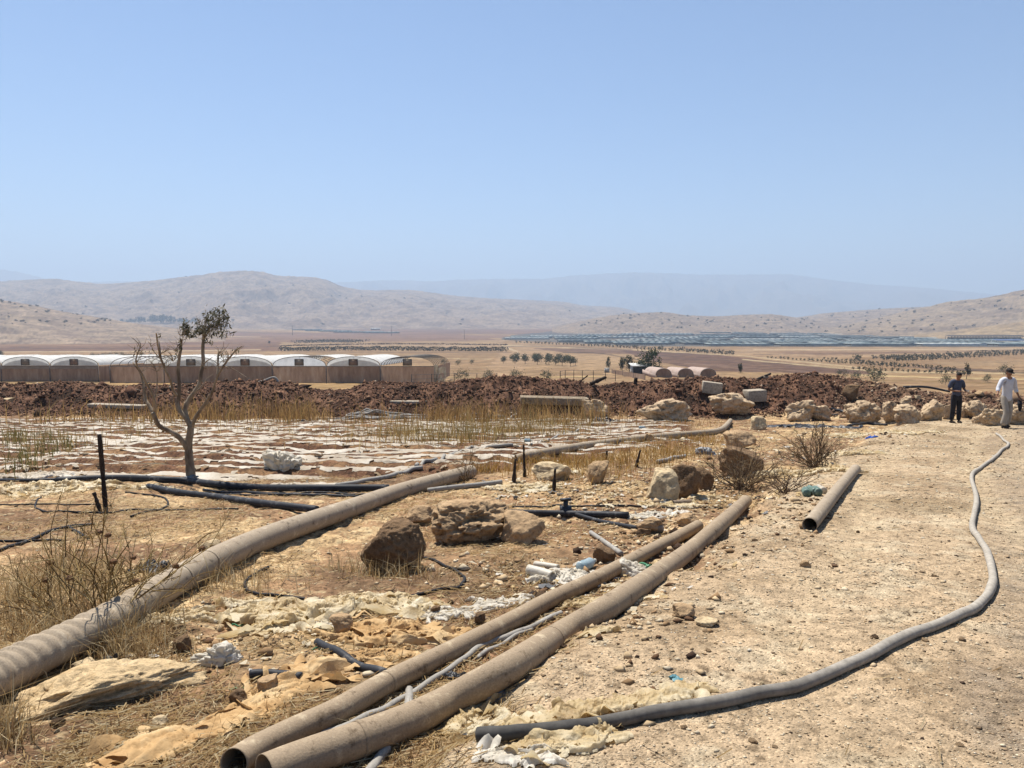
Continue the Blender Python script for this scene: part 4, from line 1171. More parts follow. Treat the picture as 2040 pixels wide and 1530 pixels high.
def sheet(name, A, wid, amp, mat, seed, nu=None, nv=26, drop=.0, fold=9.0, along=2.2, edge=.25, lift=.015, smooth=True, tatter=.5, strips=0, sag=.35, into=None):
    """crumpled film along a ground polyline A (world points), wid = width per control point"""
    A = np.asarray(A, float); r_ = np.random.default_rng(seed)
    L = np.hypot(*np.diff(A[:, :2], axis=0).T).sum()
    nu = nu or int(np.clip(L / .02, 40, 420))
    S = spline(A[:, :2], 12)
    d = np.concatenate([[0], np.cumsum(np.hypot(*np.diff(S, axis=0).T))])
    u = np.linspace(0, d[-1], nu)
    C = np.stack([np.interp(u, d, S[:, 0]), np.interp(u, d, S[:, 1])], -1)
    T = np.gradient(C, axis=0); T /= np.linalg.norm(T, axis=1)[:, None]; Nn = np.stack([-T[:, 1], T[:, 0]], -1)
    W_ = np.interp(u / d[-1], np.linspace(0, 1, len(wid)), wid); wm = max(W_.max(), .05)
    vv = np.linspace(-1, 1, nv)
    U = np.repeat(u[:, None], nv, 1); V = np.repeat(vv[None], nu, 0)
    e = 1 + edge * fbm(U * 2.4 / wm, np.sign(V) * 3 + 0 * U, 4, seed)
    off = V * W_[:, None] * .5 * e
    warp = .45 * wm * fbm(U * 1.6 / wm, off * 1.2 / wm, 3, seed + 1)
    X = C[:, None, 0] + Nn[:, None, 0] * (off + .25 * warp); Y = C[:, None, 1] + Nn[:, None, 1] * (off + .25 * warp)
    rid = lambda f1, f2, sd_, pw: np.clip(1 - np.abs(fbm(U * f1, (off + warp) * f2, 2, sd_)) * 1.5, 0, 1) ** pw
    z = amp * (.55 * rid(along * .5, fold, seed + 2, 2) + .35 * rid(along * 1.1, fold * 2.3, seed + 3, 2) + .18 * rid(along * 3, fold * 3, seed + 4, 1.5) + sag * np.clip(.4 + fbm(U * 1.1 / wm, off * 1.6 / wm, 3, seed + 6), 0, 1.3))
    env = np.clip(1 - V ** 2, 0, 1) ** .55
    k = np.arange(nu); taper = np.clip(np.minimum(k, k[::-1]) / (nu * .12), 0, 1)[:, None]
    Z = H(X, Y) + lift * (.3 + .7 * env) + z * env * (.12 + .88 * taper ** .7)
    i = np.arange(nu - 1)[:, None] * nv + np.arange(nv - 1)[None]
    q = np.stack([i, i + nv, i + nv + 1, i + 1], -1).reshape(-1, 4)
    bad = np.zeros(len(q), bool); q0 = q[:, 0]
    if drop: bad |= fbm(U * .9 + 5, off * 5, 4, seed + 4).ravel()[q0] > 1.0 - drop * 1.6
    if tatter:
        rim = np.maximum(np.abs(V), 1 - taper).ravel()[q0]
        bad |= fbm(U * 3.2 / wm, off * 4 / wm, 3, seed + 8).ravel()[q0] * .9 + (rim - .8) * 3 * tatter > .62
    q = q[~bad]
    used, inv = np.unique(q, return_inverse=True)
    P = np.stack([X, Y, Z], -1).reshape(-1, 3)[used]
    mb = into or MB(); mb.add(P, inv.reshape(-1, 4))
    if into: return
    if strips: ribbons(mb, A, wid, amp, strips, lift, r_)
    c = P.mean(0); c[2] = P[:, 2].min()
    mb.v = [p - c for p in mb.v]
    return mb.build(name, mat, None, smooth, c)

def bag_lump(name, px, py, wx, dy, hz, mat, seed):
    """crumpled bag standing as a creased hollow lump"""
    v, f = rock_geo(seed, 4, 16, .22)
    cr = np.abs(fbm3(v * 3.1 + seed, 3, seed)); v = v * (1.05 - .35 * np.clip(.25 - cr, 0, .25) / .25)[:, None]
    lo, hi = v.min(0), v.max(0); v = (v - (lo + hi) / 2) / (hi - lo) * (wx, dy, hz * 1.9)
    p = at(px, py); p[1] += dy * .3; p[2] = Hs(p[0], p[1])
    return mk(name, v + (0, 0, hz * .03), f, mat, None, False, loc=p)

def blob_sheet(name, px, py, w_m, d_m, amp, mat, seed, ang=0.0, **kw):
    """crumpled heap centred on a photo pixel, w_m x d_m metres, ang from the x axis"""
    c = at(px, py); t_ = np.linspace(-1, 1, 5)
    A = np.stack([c[0] + t_ * math.cos(ang) * w_m / 2, c[1] + t_ * math.sin(ang) * w_m / 2, 0 * t_], -1)
    W5 = [d_m * k for k in (.35, .8, 1, .75, .3)]
    if not kw.pop('folds', False): return sheet(name, A, W5, amp, mat, seed, nv=30, **kw)
    # long pleated strips thrown over each other
    r_ = np.random.default_rng(seed); mb = MB(); n_ = kw.pop('strips', 10)
    sheet(name, A, W5, min(amp * .3, d_m * .10), mat, seed, nu=90, nv=28, fold=5 / d_m, along=1.2 / w_m, edge=.6, tatter=.6, sag=.3, into=mb)
    for q in range(int(np.clip(5 + 14 * w_m * d_m, 5, 11))):
        L_ = w_m * r_.uniform(.35, .85); a_ = ang + r_.normal(0, .35); m_ = c[:2] + r_.normal(0, .20, 2) @ np.array([[math.cos(ang) * w_m, math.sin(ang) * w_m], [-math.sin(ang) * d_m * 1.2, math.cos(ang) * d_m * 1.2]])
        t5 = np.linspace(-.5, .5, 6); bend = r_.normal(0, .10, 6) * L_
        B = np.stack([m_[0] + t5 * L_ * math.cos(a_) - bend * math.sin(a_), m_[1] + t5 * L_ * math.sin(a_) + bend * math.cos(a_), 0 * t5], -1)
        wq = d_m * r_.uniform(.14, .36)
        sheet(name, B, [wq * k for k in (.25, .8, 1, .9, .6, .2)], min(amp, wq * .42) * r_.uniform(.5, 1.0), mat, seed + 31 * q, nu=80, nv=26, fold=2.6 / wq, along=.7 / L_, edge=.5, lift=.012 + amp * r_.uniform(.0, .35), tatter=.35, sag=.45, into=mb)
    ribbons(mb, A, W5, amp * .6, n_, .015, r_)
    P = np.concatenate(mb.v); o_ = P.mean(0); o_[2] = P[:, 2].min(); mb.v = [p - o_ for p in mb.v]
    return mb.build(name, mat, None, True, o_)

# the mulch rows of the field
rows = np.arange(12.35, 29.6, .95) + .17
for k, yr in enumerate(rows):
    xr = min(3.4 + (yr - 13) * .22, 3.4 + (yr - 13) * .22)
    x1 = xr if yr > 16.5 else np.interp(yr, [12.2, 13.4, 14.5, 16.5], [-2.2, -1.2, .2, 2.2])
    x1 += rng2.uniform(-1.2, .2)
    x0_ = -yr * .80
    A = np.stack([np.linspace(x0_, x1, 9), yr + .03 * np.array([rng2.uniform(-1, 1) for _ in range(9)]), np.zeros(9)], -1)
    o = sheet('mulch_strip', A, [rng2.uniform(.40, .58) for _ in range(9)], .036, mat_mulch, 400 + k * 7, nu=int((x1 - x0_) / (.05 + .0016 * yr)), nv=14, drop=.22 + .06 * math.sin(k * 2.3), fold=5, along=2.6, edge=.28, lift=.012, tatter=.3, sag=.3)
    tag(o, 'torn strip of whitish mulch film lying along a furrow of the field', 'plastic film', 'mulch film strips of the field')

# loose shreds between the mulch rows
x, y = scatter(6000, 12.5, 29.5, .80, lambda x, y: field_mask(x, y) * .5 * sstep(-.3, .4, fbm(x * .5, y * 1.2, 3, 350)))
n = len(x); q = 6; L = rng.uniform(.05, .22, n); ang = rng.normal(0, .35, n)[:, None] + np.cumsum(rng.normal(0, .3, (n, q)), 1)
X = x[:, None] + np.cumsum(np.cos(ang) * L[:, None] / q, 1); Y = y[:, None] + np.cumsum(np.sin(ang) * L[:, None] / q, 1)
wd_ = (L * rng.uniform(.10, .30, n))[:, None] * np.sin(np.linspace(.5, 2.7, q))[None]; Z = H(X, Y) + .015 + rng.uniform(0, .30, (n, q)) * L[:, None] * .5
Nx, Ny = -np.sin(ang) * wd_, np.cos(ang) * wd_; tw = rng.uniform(-.7, .7, (n, q)) * wd_
v = np.stack([np.stack([X - Nx, Y - Ny, Z + np.maximum(-tw, 0)], -1), np.stack([X + Nx, Y + Ny, Z + np.maximum(tw, 0)], -1)], 2).reshape(-1, 3)
i = (np.arange(n)[:, None] * q * 2 + np.arange(q - 1)[None] * 2)
o = mk('mulch_shreds', v, np.stack([i, i + 1, i + 3, i + 2], -1).reshape(-1, 4), mat_straw); tag(o, kind='stuff')
vcol(o, np.repeat(pick(n, [lin('e4d8c2', .9), lin('cfbfa4', .88), lin('b39c7c', .85), lin('806850', .8)], [.25, .3, .27, .18]), q * 2, 0))
sheets = [
    ('plastic_bag', 555, 926, .72, .6, .34, mat_white, 11, .1, 'large crumpled white plastic bag standing up in the mulch field'),
    ('plastic_sheet', 95, 978, 2.2, .75, .26, mat_beige, 12, .05, 'big heap of beige film at the left edge below the mulch field'),
    ('plastic_sheet', 60, 950, 1.4, .4, .14, mat_mulch, 13, .0, 'pale film spilling from the field at the left edge'),
    ('plastic_sheet', 245, 972, 1.0, .35, .14, mat_beige, 14, -.15, 'twisted beige cloth wrapped at the end of the black pipe'),
    ('plastic_sheet', 590, 966, 1.3, .35, .05, mat_mulch, 15, .0, 'flat white film between the black pipe and the field'),
    ('plastic_sheet', 600, 1222, .95, .45, .16, mat_beige, 16, .15, 'crumpled heap of cream plastic film behind the tan netting'),
    ('plastic_sheet', 730, 1212, .95, .30, .11, mat_beige, 17, .2, 'cream film stretching right from the large heap'),
    ('plastic_sheet', 545, 1252, .45, .3, .12, mat_beige, 18, .5, 'yellowish folded film at the near left of the heap'),
    ('netting', 800, 1262, .72, .36, .12, mat_orange, 19, .1, 'bunched tan netting beside the middle pipe'),
    ('netting', 755, 1312, .42, .14, .05, mat_orange, 20, .3, 'small strip of tan netting below the bunched one'),
    ('plastic_bag', 425, 1322, .30, .17, .11, mat_white, 21, .4, 'knotted off white plastic bag near the pale flat rock'),
    ('plastic_bag', 335, 1232, .46, .2, .06, mat_beige, 22, .45, 'flat cream plastic sack beside the dented pipe'),
    ('plastic_sheet', 985, 1205, .5, .16, .05, mat_white, 23, .35, 'whitish scraps of film left of the middle pipe'),
    ('plastic_sheet', 1110, 1152, .5, .22, .09, mat_white, 24, .15, 'white plastic sheet beside the pale pipe offcut'),
    ('plastic_bag', 1255, 1147, .34, .2, .14, mat_white, 25, .6, 'pale green white bag squeezed between the two long pipes'),
    ('plastic_sheet', 1175, 1203, .5, .12, .05, mat_beige, 26, .5, 'cream film lying between the two long pipes'),
    ('plastic_sheet', 1262, 1200, .34, .12, .05, mat_beige, 27, .6, 'cream film crumpled on the right side of the long pipe'),
    ('plastic_sheet', 1185, 1262, .22, .12, .05, mat_beige, 28, .2, 'small cream film scrap right of the long pipe'),
    ('plastic_sheet', 925, 1440, .30, .22, .14, mat_beige, 29, .9, 'torn cream film over the near end of the black hose'),
    ('plastic_sheet', 960, 1395, .22, .12, .09, mat_beige, 30, 1.0, 'cream rag hanging beside the near long pipe'),
    ('plastic_sheet', 1130, 1485, .55, .14, .07, mat_beige, 31, .25, 'knotted cream film in front of the black hose'),
    ('plastic_sheet', 1030, 1510, .34, .12, .06, mat_white, 32, -.1, 'pale film bag at the bottom edge below the hose'),
    ('plastic_sheet', 1190, 1462, .16, .10, .09, mat_beige, 33, .2, 'cream scrap tied round the black hose'),
    ('plastic_sheet', 1045, 975, .75, .35, .16, mat_beige, 34, .1, 'cream film behind the holed boulder'),
    ('plastic_sheet', 1105, 942, .6, .3, .2, mat_beige, 35, .2, 'pinkish film draped over stones right of the pipe joint'),
    ('plastic_sheet', 1330, 1010, .8, .25, .10, mat_beige, 36, .1, 'cream film in front of the boulder pair'),
    ('plastic_sheet', 1400, 995, .5, .25, .14, mat_beige, 37, .3, 'cream heap at the right of the boulder pair'),
    ('plastic_sheet', 1290, 1030, .7, .2, .08, mat_white, 38, .1, 'white film scraps beyond the end of the middle pipe'),
    ('tarpaulin', 1620, 852, 3.2, 1.0, .22, mat_black, 39, -.08, 'dark grey tarpaulin spread before the row of boulders'),
    ('tarpaulin', 1208, 842, 1.1, .5, .35, mat_black, 40, .1, 'crumpled black plastic in the dry grass left of a long boulder'),
    ('tarpaulin', 1340, 1003, .7, .16, .08, mat_black, 41, .05, 'black plastic under the boulder pair'),
    ('plastic_sheet', 1600, 948, 1.3, .3, .20, mat_beige, 42, -.1, 'rolled beige rug of film near the right pipe'),
    ('plastic_sheet', 1780, 862, 2.2, .5, .08, mat_beige, 43, -.05, 'pale film shreds in front of the boulders'),
    ('plastic_sheet', 1690, 868, 1.6, .4, .08, mat_beige, 44, .1, 'yellowish film shreds beside the dark tarpaulin'),
    ('black_rag', 305, 1138, .30, .2, .14, mat_black, 45, .3, 'black rag lying behind the dented pipe'),
    ('black_rag', 510, 1228, .14, .1, .06, mat_black, 46, .2, 'dark rag beside the cream heap'),
    ('black_rag', 900, 1352, .10, .06, .04, mat_black, 47, .2, 'black rag between the two long pipes'),
    ('grey_bag', 985, 1398, .12, .08, .05, mat_grey, 48, .4, 'grey torn bag right of the near pipe'),
    ('grey_bag', 365, 958, .5, .2, .10, mat_grey, 49, .1, 'grey plastic lump at the foot of the bare tree'),
    ('teal_bag', 748, 1003, .24, .2, .14, mat_teal, 50, .7, 'teal plastic bag caught against the long dented pipe'),
    ('green_bag', 1288, 1138, .14, .12, .08, mat_green, 51, .3, 'bright green plastic scrap between the two long pipes'),
    ('blue_bag', 1410, 905, .5, .3, .18, mat_grey, 52, .4, 'blue grey film caught in the brambles'),
    ('blue_scrap', 1736, 872, .34, .12, .10, mat_blue, 53, .1, 'bright blue plastic scrap near the edge of the track'),
    ('blue_scrap', 1340, 1352, .04, .03, .025, mat_teal, 54, .5, 'tiny blue wrapper on the gravel above the hose'),
    ('plastic_sheet', 1690, 905, .9, .4, .12, mat_beige, 55, .3, 'dusty film half buried at the top of the track edge'),
    ('plastic_sheet', 660, 1252, .18, .1, .06, mat_white, 56, .3, 'white scrap at the right side of the cream heap'),
    ('paper_bag', 880, 1225, .55, .12, .05, mat_white, 57, .15, 'long white scrap behind the tan netting'),
]
for nm, px, py, w_m, d_m, amp, m_, sd_, ang, lb in sheets:
    if nm.endswith('_bag') and sd_ not in (22, 57):
        tag(bag_lump(nm, px, py + (10 if sd_ == 11 else 2), w_m, d_m, amp, m_, sd_), lb, 'bag'); continue
    o = blob_sheet(nm, px, py, w_m, d_m, amp * (.75 if m_ in (mat_beige, mat_orange, mat_white) else .5), m_, sd_ * 13, ang, folds=m_ in (mat_beige, mat_orange, mat_white), fold=7 / max(d_m, .15) * .45, along=4 / max(w_m, .2), nu=110, edge=.5, strips=int(np.clip(w_m * d_m * 160, 5, 34)) if m_ in (mat_beige, mat_orange, mat_white) else int(np.clip(w_m * d_m * 60, 2, 14)))
    tag(o, lb, {'plastic_sheet': 'plastic sheet', 'plastic_bag': 'bag', 'netting': 'netting', 'tarpaulin': 'tarpaulin'}.get(nm, 'litter'))
A = ats([(170, 1545), (300, 1500), (430, 1448), (520, 1400), (585, 1352), (640, 1330), (700, 1322)])
tag(sheet('netting', A, [.34, .30, .26, .26, .22, .14, .06], .04, mat_orange, 611, nu=300, nv=36, fold=12, along=.9, edge=.4, strips=40), 'long ochre band of netting running to the bottom edge', 'netting')
A = ats([(1062, 1446), (1120, 1428), (1200, 1412), (1280, 1398), (1350, 1385), (1415, 1372)])
tag(sheet('plastic_sheet', A, [.06, .14, .12, .14, .13, .1], .035, mat_beige, 631, nu=260, fold=16, along=2, edge=.6, strips=26), 'cream film strip lying along the upper side of the hose', 'plastic sheet')
A = ats([(980, 1440), (1050, 1462), (1120, 1478), (1180, 1472)])
tag(sheet('plastic_sheet', A, [.05, .10, .12, .06], .03, mat_beige, 641, nu=160, fold=16, along=2, edge=.6, strips=22), 'cream film strands below the black hose', 'plastic sheet')

# ------------------------------------------------------------------ pipes and hoses
def tube_mat(name, dust, body, dark, scale=18, bump=.35, rough=.75):
    """weathered tube: dust streaks along and across, scratches"""
    m, t, b = new_mat(name)
    v = coords(t)
    n = N(t, 'ShaderNodeTexNoise', Scale=scale * .5, Detail=8, Roughness=.7); t.links.new(v, n.inputs['Vector'])
    r = ramp(t, n.outputs[0], [(.32, dark), (.43, body), (.56, body), (.68, dust)])
    n2 = N(t, 'ShaderNodeTexNoise', Scale=scale * 6, Detail=5, Roughness=.6); t.links.new(v, n2.inputs['Vector'])
    r2 = ramp(t, n2.outputs[0], [(.3, (.8,) * 3), (.55, (1,) * 3), (.75, (1.18,) * 3)])
    c = mulc(t, r.outputs[0], r2.outputs[0]); t.links.new(c, b.inputs['Base Color'])
    b.inputs['Roughness'].default_value = rough; b.inputs['Specular IOR Level'].default_value = .12
    bp = N(t, 'ShaderNodeBump', Strength=bump, Distance=.006); t.links.new(n2.outputs[0], bp.inputs['Height']); t.links.new(bp.outputs[0], b.inputs['Normal'])
    return m
mat_pipe = tube_mat('dusty_pipe', lin('dccbb0', .82), lin('b8a68e', .8), lin('7d6e5c', .76))
mat_pipe2 = tube_mat('dusty_brown_pipe', lin('d6c2a2', .82), lin('b09b80', .8), lin('74614c', .76))
mat_rust = mat_noise('rust_edge', [(.3, lin('5d3f2c', .8)), (.7, lin('95704f', .8))], 20, 5, bump=.4)
mat_pe = tube_mat('black_polyethylene', lin('8d8a86', .7), lin('45464a', .7), lin('2b2c2f', .7), 10, .2, .55)
mat_hose = tube_mat('grey_hose', lin('d6cfc2', .8), lin('b2aca2', .78), lin('827d76', .75), 12, .2, .6)
mat_cable = tube_mat('black_cable', lin('6d6a66', .7), lin('333336', .7), lin('222226', .7), 12, .1, .6)

def lay(pts, off, n=10):
    """smooth path through points lying off above the ground"""
    return spline(ats(pts, off), n)

def settle(P, off, win=3):
    """rest a flexible hose on the ground, smoothing its height"""
    z = H(P[:, 0], P[:, 1]) + off
    k = np.ones(win) / win; zz = np.convolve(np.pad(z, win // 2, 'edge'), k, 'valid')[:len(z)]
    Q = P.copy(); Q[:, 2] = np.maximum(zz, z - off * .35); return Q

def solid_tube(name, pts, r, mat, label, cat, n=14, flex=True, group=None, step=10, rr=None):
    P = lay(pts, r * .9, step)
    if flex: P = settle(P, r * .9, 5)
    c = P[len(P) // 2].copy()
    v, f = tube_geo(P - c, r if rr is None else rr(np.linspace(0, 1, len(P))), n)
    return tag(mk(name, v, f, mat, None, True, loc=c), label, cat, group)

def big_pipe(name, pts, r, wall, mat, label, step=24, dent=None, lip=True, joints=()):
    A = ats(pts, r * .95); P = spline(A, step)
    c = P[0].copy(); root = thing(name, c, label, 'pipe')
    v, f = hollow_geo(P - c, r, wall, 28, dent)
    mk('pipe_wall', v, f, mat, root, True)
    for q in joints:
        k = int(q * (len(P) - 1)); k = min(max(k, 2), len(P) - 3)
        seg = P[k - 1:k + 2]; d = seg[2] - seg[0]; d /= np.linalg.norm(d); mid = P[k]
        v, f = hollow_geo(np.array([mid - d * .012 - c, mid + d * .012 - c]), r * 1.03, r * .035, 28); mk('joint_ring', v, f, mat, root, True)
    return root, P
# dented long pipe at left: soft folds on its upper side near the camera
P0 = [(-70, 1376), (0, 1341), (75, 1304), (150, 1268), (225, 1229), (300, 1186), (365, 1150), (430, 1115), (510, 1079), (600, 1046), (700, 1012), (770, 987), (850, 963), (938, 939)]
def dent0(i, th):
    s_ = i / (13 * 24.0) * 13
    ph = s_ * 2 * np.pi * 3.1 + .6 * np.sin(s_ * 5.1)
    saw = (np.sin(ph) + .45 * np.sin(2 * ph + .7)) * (1 + .35 * np.sin(s_ * 9.7))
    a_ = np.clip((5.15 - s_) / .4, 0, 1)
    side = np.clip(np.sin(th - .15), 0, 1) ** .7
    return (saw * a_ * .0105 - .012 * a_)[:, None] * side[None]
big_pipe('long_pipe', P0, .108, .006, mat_pipe, 'thick dusty pipe with rippled dents running from the left edge', 24, dent0, joints=(.455, .52))
mid_, Pm = big_pipe('long_pipe', [(466, 1521), (510, 1493), (585, 1456), (670, 1417), (770, 1360), (880, 1306), (1020, 1236), (1100, 1193), (1195, 1149), (1295, 1097), (1345, 1072), (1391, 1047)], .059, .004, mat_pipe2, 'slimmer of the two long brown pipes with open near ends', 14, joints=(.37,))
near_, Pn = big_pipe('long_pipe', [(527, 1542), (580, 1521), (640, 1499), (710, 1475), (810, 1437), (895, 1396), (1020, 1327), (1120, 1262), (1232, 1196), (1370, 1100), (1432, 1047), (1486, 998)], .075, .004, mat_pipe2, 'thicker of the two long brown pipes, nearest the track', 14, joints=(.28, .62))
big_pipe('short_pipe', [(1613, 1046), (1645, 1006), (1676, 967), (1705, 934)], .071, .005, mat_pipe, 'short open grey pipe lying alone at the track edge', 12)
big_pipe('far_pipe', [(1028, 914), (1070, 904), (1170, 887), (1270, 874), (1357, 866), (1415, 861), (1436, 856), (1447, 848), (1455, 838)], .085, .006, mat_pipe, 'far dusty pipe with an elbow at its right end', 10)

solid_tube('black_pipe', [(112, 957), (180, 953), (250, 952), (325, 955), (375, 958), (425, 964), (510, 971), (635, 972), (775, 972)], .052, mat_pe, 'thickest black pipe running behind the bare tree trunk', 'pipe', 16, False)
solid_tube('black_pipe', [(296, 969), (350, 980), (430, 990), (510, 1001), (570, 1008), (632, 1015)], .046, mat_pe, 'black pipe ending at the dented pipe below the tree', 'pipe', 14, False)
solid_tube('black_pipe', [(0, 957), (60, 957), (112, 956)], .03, mat_pe, 'black pipe end showing at the left edge of the field', 'pipe', 10, False)
solid_tube('black_pipe', [(405, 976), (510, 982), (600, 986), (715, 990)], .02, mat_pe, 'thin black pipe parallel to the thickest one', 'pipe', 8)
solid_tube('black_pipe', [(420, 984), (520, 985), (640, 981), (740, 984)], .014, mat_pe, 'thinnest black tube under the thickest black pipe', 'pipe', 8)
solid_tube('grey_pipe', [(852, 977), (900, 971), (950, 966), (1000, 960)], .036, mat_hose, 'straight grey pipe right of the dented pipe', 'pipe', 12, False)
solid_tube('hose', [(670, 967), (725, 957), (785, 945), (815, 937), (842, 931)], .036, mat_hose, 'grey hose lying on dark soil above the dented pipe', 'hose', 12)
solid_tube('hose', [(829, 930), (842, 921), (867, 914), (885, 906), (935, 892), (980, 888), (1022, 886)], .034, mat_hose, 'kinked grey hose running into the golden grass', 'hose', 12)
solid_tube('hose', [(1057, 885), (1107, 870), (1152, 855)], .032, mat_hose, 'short grey hose in the weeds above the far pipe', 'hose', 10)
t_ = thing('black_pipe', at(1127, 1018), 'straight black pipe with a valve fitting and a branch', 'pipe')
def part_tube(nm, pts, r, m, n=14, off=None, flex=False):
    P = lay(pts, r if off is None else off, 8)
    if flex: P = settle(P, r, 5)
    v, f = tube_geo(P - np.array(t_.location), r, n); return mk(nm, v, f, m, t_, True)
part_tube('main_run', [(1012, 1021), (1127, 1023), (1252, 1026)], .037, mat_pe)
part_tube('branch', [(1140, 1022), (1195, 1038), (1272, 1052)], .024, mat_pe)
vb = MB(); q = at(1127, 1018, .03) - np.array(t_.location)
vb.tube([q + (-.07, 0, .01), q + (.07, 0, .01)], .055, 14); vb.tube([q + (0, 0, 0), q + (0, 0, .13)], .03, 12); vb.box(q + (0, 0, .14), (.13, .05, .03), .3)
vb.build('valve', mat_black, t_)
solid_tube('black_pipe', [(1177, 1061), (1205, 1080), (1238, 1103)], .024, mat_hose, 'short thin grey pipe lying behind the middle pipe', 'pipe', 10, False)
solid_tube('cable', [(1020, 1010), (1100, 1008), (1200, 1008), (1280, 1010), (1360, 1013), (1440, 1013)], .011, mat_cable, 'thin black cable crossing behind the valve fitting', 'cable', 8)
def hose_r(u): return .0285 + .0016 * np.sin(u * 90) * (u > .35)
lh = solid_tube('hose', [(952, 1464), (1000, 1461), (1050, 1457), (1120, 1450), (1200, 1440), (1295, 1420), (1420, 1400), (1530, 1377), (1630, 1350), (1730, 1306), (1830, 1257), (1917, 1221), (1955, 1199), (1974, 1172), (1978, 1148), (1970, 1110), (1955, 1080), (1937, 1050), (1942, 1018), (1945, 990), (1936, 948), (1955, 930), (1980, 912), (1992, 900), (2009, 884), (1998, 875), (1985, 864)], .0315, mat_hose, 'long grey hose snaking along the gravel track', 'hose', 18, True, None, 14, hose_r)
nv_ = len(lh.data.vertices); uu = np.minimum(np.arange(nv_) // 18 / (nv_ // 18), 1)
lh.data.materials.clear(); lh.data.materials.append(mat_attr('dusty_hose', 22, .7, 1.3, detail=7, bump=.3, bdist=.004, rough=.8, spec=.08))
vcol(lh, lerp(np.tile(np.array(lin('5c5955', .74)), (nv_, 1)), lin('b9b0a2', .8), sstep(.10, .42, uu + .05 * fbm(uu * 30, uu * 0, 3, 5))))
solid_tube('cable', [(535, 1130), (505, 1146), (487, 1165), (510, 1182), (560, 1188), (610, 1193), (705, 1197), (770, 1192), (835, 1184), (905, 1172), (922, 1160), (925, 1150), (910, 1138), (885, 1127), (842, 1112)], .0125, mat_cable, 'black cable looping round in front of the dark boulder', 'cable', 8)
for pts, r, lb in [([(0, 1096), (75, 1070), (137, 1049), (190, 1044)], .017, 'grey tube entering from the left edge into the dry bush'), ([(0, 1077), (60, 1076), (125, 1077)], .012, 'straight black cable at the left edge behind the bush'),
                   ([(137, 1048), (155, 1060), (176, 1072)], .016, 'short tube end inside the dry bush'), ([(0, 1005), (90, 1004), (220, 1008)], .009, 'thin cable lying left of the iron post'),
                   ([(82, 990), (72, 1000), (72, 1012), (95, 1020), (190, 1020), (300, 1016), (475, 1014)], .011, 'black cable with a bend left of the iron post'), ([(260, 1029), (325, 1012), (333, 997), (307, 987), (250, 981)], .012, 'looped black cable under the bare tree'),
                   ([(0, 1463), (20, 1448), (42, 1433)], .017, 'black tube end below the pale flat rock')]:
    solid_tube('cable', pts, r, mat_cable, lb, 'cable', 8)
solid_tube('hose', [(640, 1464), (710, 1437), (785, 1400), (847, 1365), (897, 1332), (935, 1305), (972, 1282), (1020, 1263), (1082, 1237), (1118, 1221)], .0185, mat_hose, 'flattened grey hose lying between the two long pipes', 'hose', 10)
solid_tube('hose', [(950, 1312), (985, 1290), (1020, 1270), (1060, 1254)], .014, mat_hose, 'second thin grey hose between the two long pipes', 'hose', 10)
solid_tube('grey_pipe', [(815, 1374), (815, 1392), (811, 1416)], .022, mat_hose, 'stub of grey tube poking up between the long pipes', 'pipe', 10)
solid_tube('grey_pipe', [(772, 1492), (752, 1515), (730, 1545)], .021, mat_hose, 'stub of grey tube under the nearest pipe at the bottom', 'pipe', 10)
solid_tube('black_pipe', [(498, 1343), (545, 1342), (600, 1348)], .022, mat_pe, 'short black tube poking from the ochre netting', 'pipe', 10)
solid_tube('black_pipe', [(632, 1279), (685, 1306), (768, 1340)], .024, mat_pe, 'short black tube against the middle pipe', 'pipe', 10)
solid_tube('black_pipe', [(1690, 848), (1725, 843), (1767, 846)], .045, mat_pe, 'curved black pipe in front of the boulders', 'pipe', 10)
solid_tube('black_pipe', [(1655, 813), (1675, 818), (1690, 826)], .05, mat_pe, 'black pipe end between two boulders', 'pipe', 10)
solid_tube('black_pipe', [(1618, 838), (1645, 832), (1668, 826)], .04, mat_pe, 'black pipe leaning at the foot of a boulder', 'pipe', 10)
solid_tube('hose', [(1310, 920), (1335, 914), (1365, 908)], .04, mat_hose, 'short grey hose piece in the golden grass', 'hose', 10)
solid_tube('cable', [(1660, 872), (1710, 868), (1712, 862)], .02, mat_cable, 'bent black tube beyond the dry bramble', 'cable', 8)
# coils of hose at the foot of the mound
def coil(name, px, py, rx, ry, loops, r, label, tail):
    c = at(px, py); root_pts = []
    th_ = np.linspace(0, loops * 2 * math.pi, loops * 40)
    k = th_ / (2 * math.pi)
    X = c[0] + (rx * (1 + .12 * np.sin(k * 2.6))) * np.cos(th_) + .25 * rx * np.sin(k * 1.7); Y = c[1] + ry * (1 + .15 * np.cos(k * 3.3)) * np.sin(th_) + .12 * np.sin(k * 2.2)
    Z = H(X, Y) + r + .02 * k + .03 * (1 + np.sin(th_ * 1.3 + k)) * (k / loops)
    P = np.stack([X, Y, Z], -1) - c
    T_ = ats(tail, r) - c; P = np.concatenate([spline(T_, 8), P])
    v, f = tube_geo(P, r, 8); return tag(mk(name, v, f, mat_hose, None, True, loc=c), label, 'hose')
coil('hose_coil', 768, 834, 1.45, .5, 5, .036, 'large flat coil of grey hose at the foot of the mound', [(600, 838), (640, 834)])
coil('hose_coil', 965, 834, 1.0, .4, 3, .03, 'smaller coil of grey hose right of the large coil', [(1040, 822), (1020, 828)])
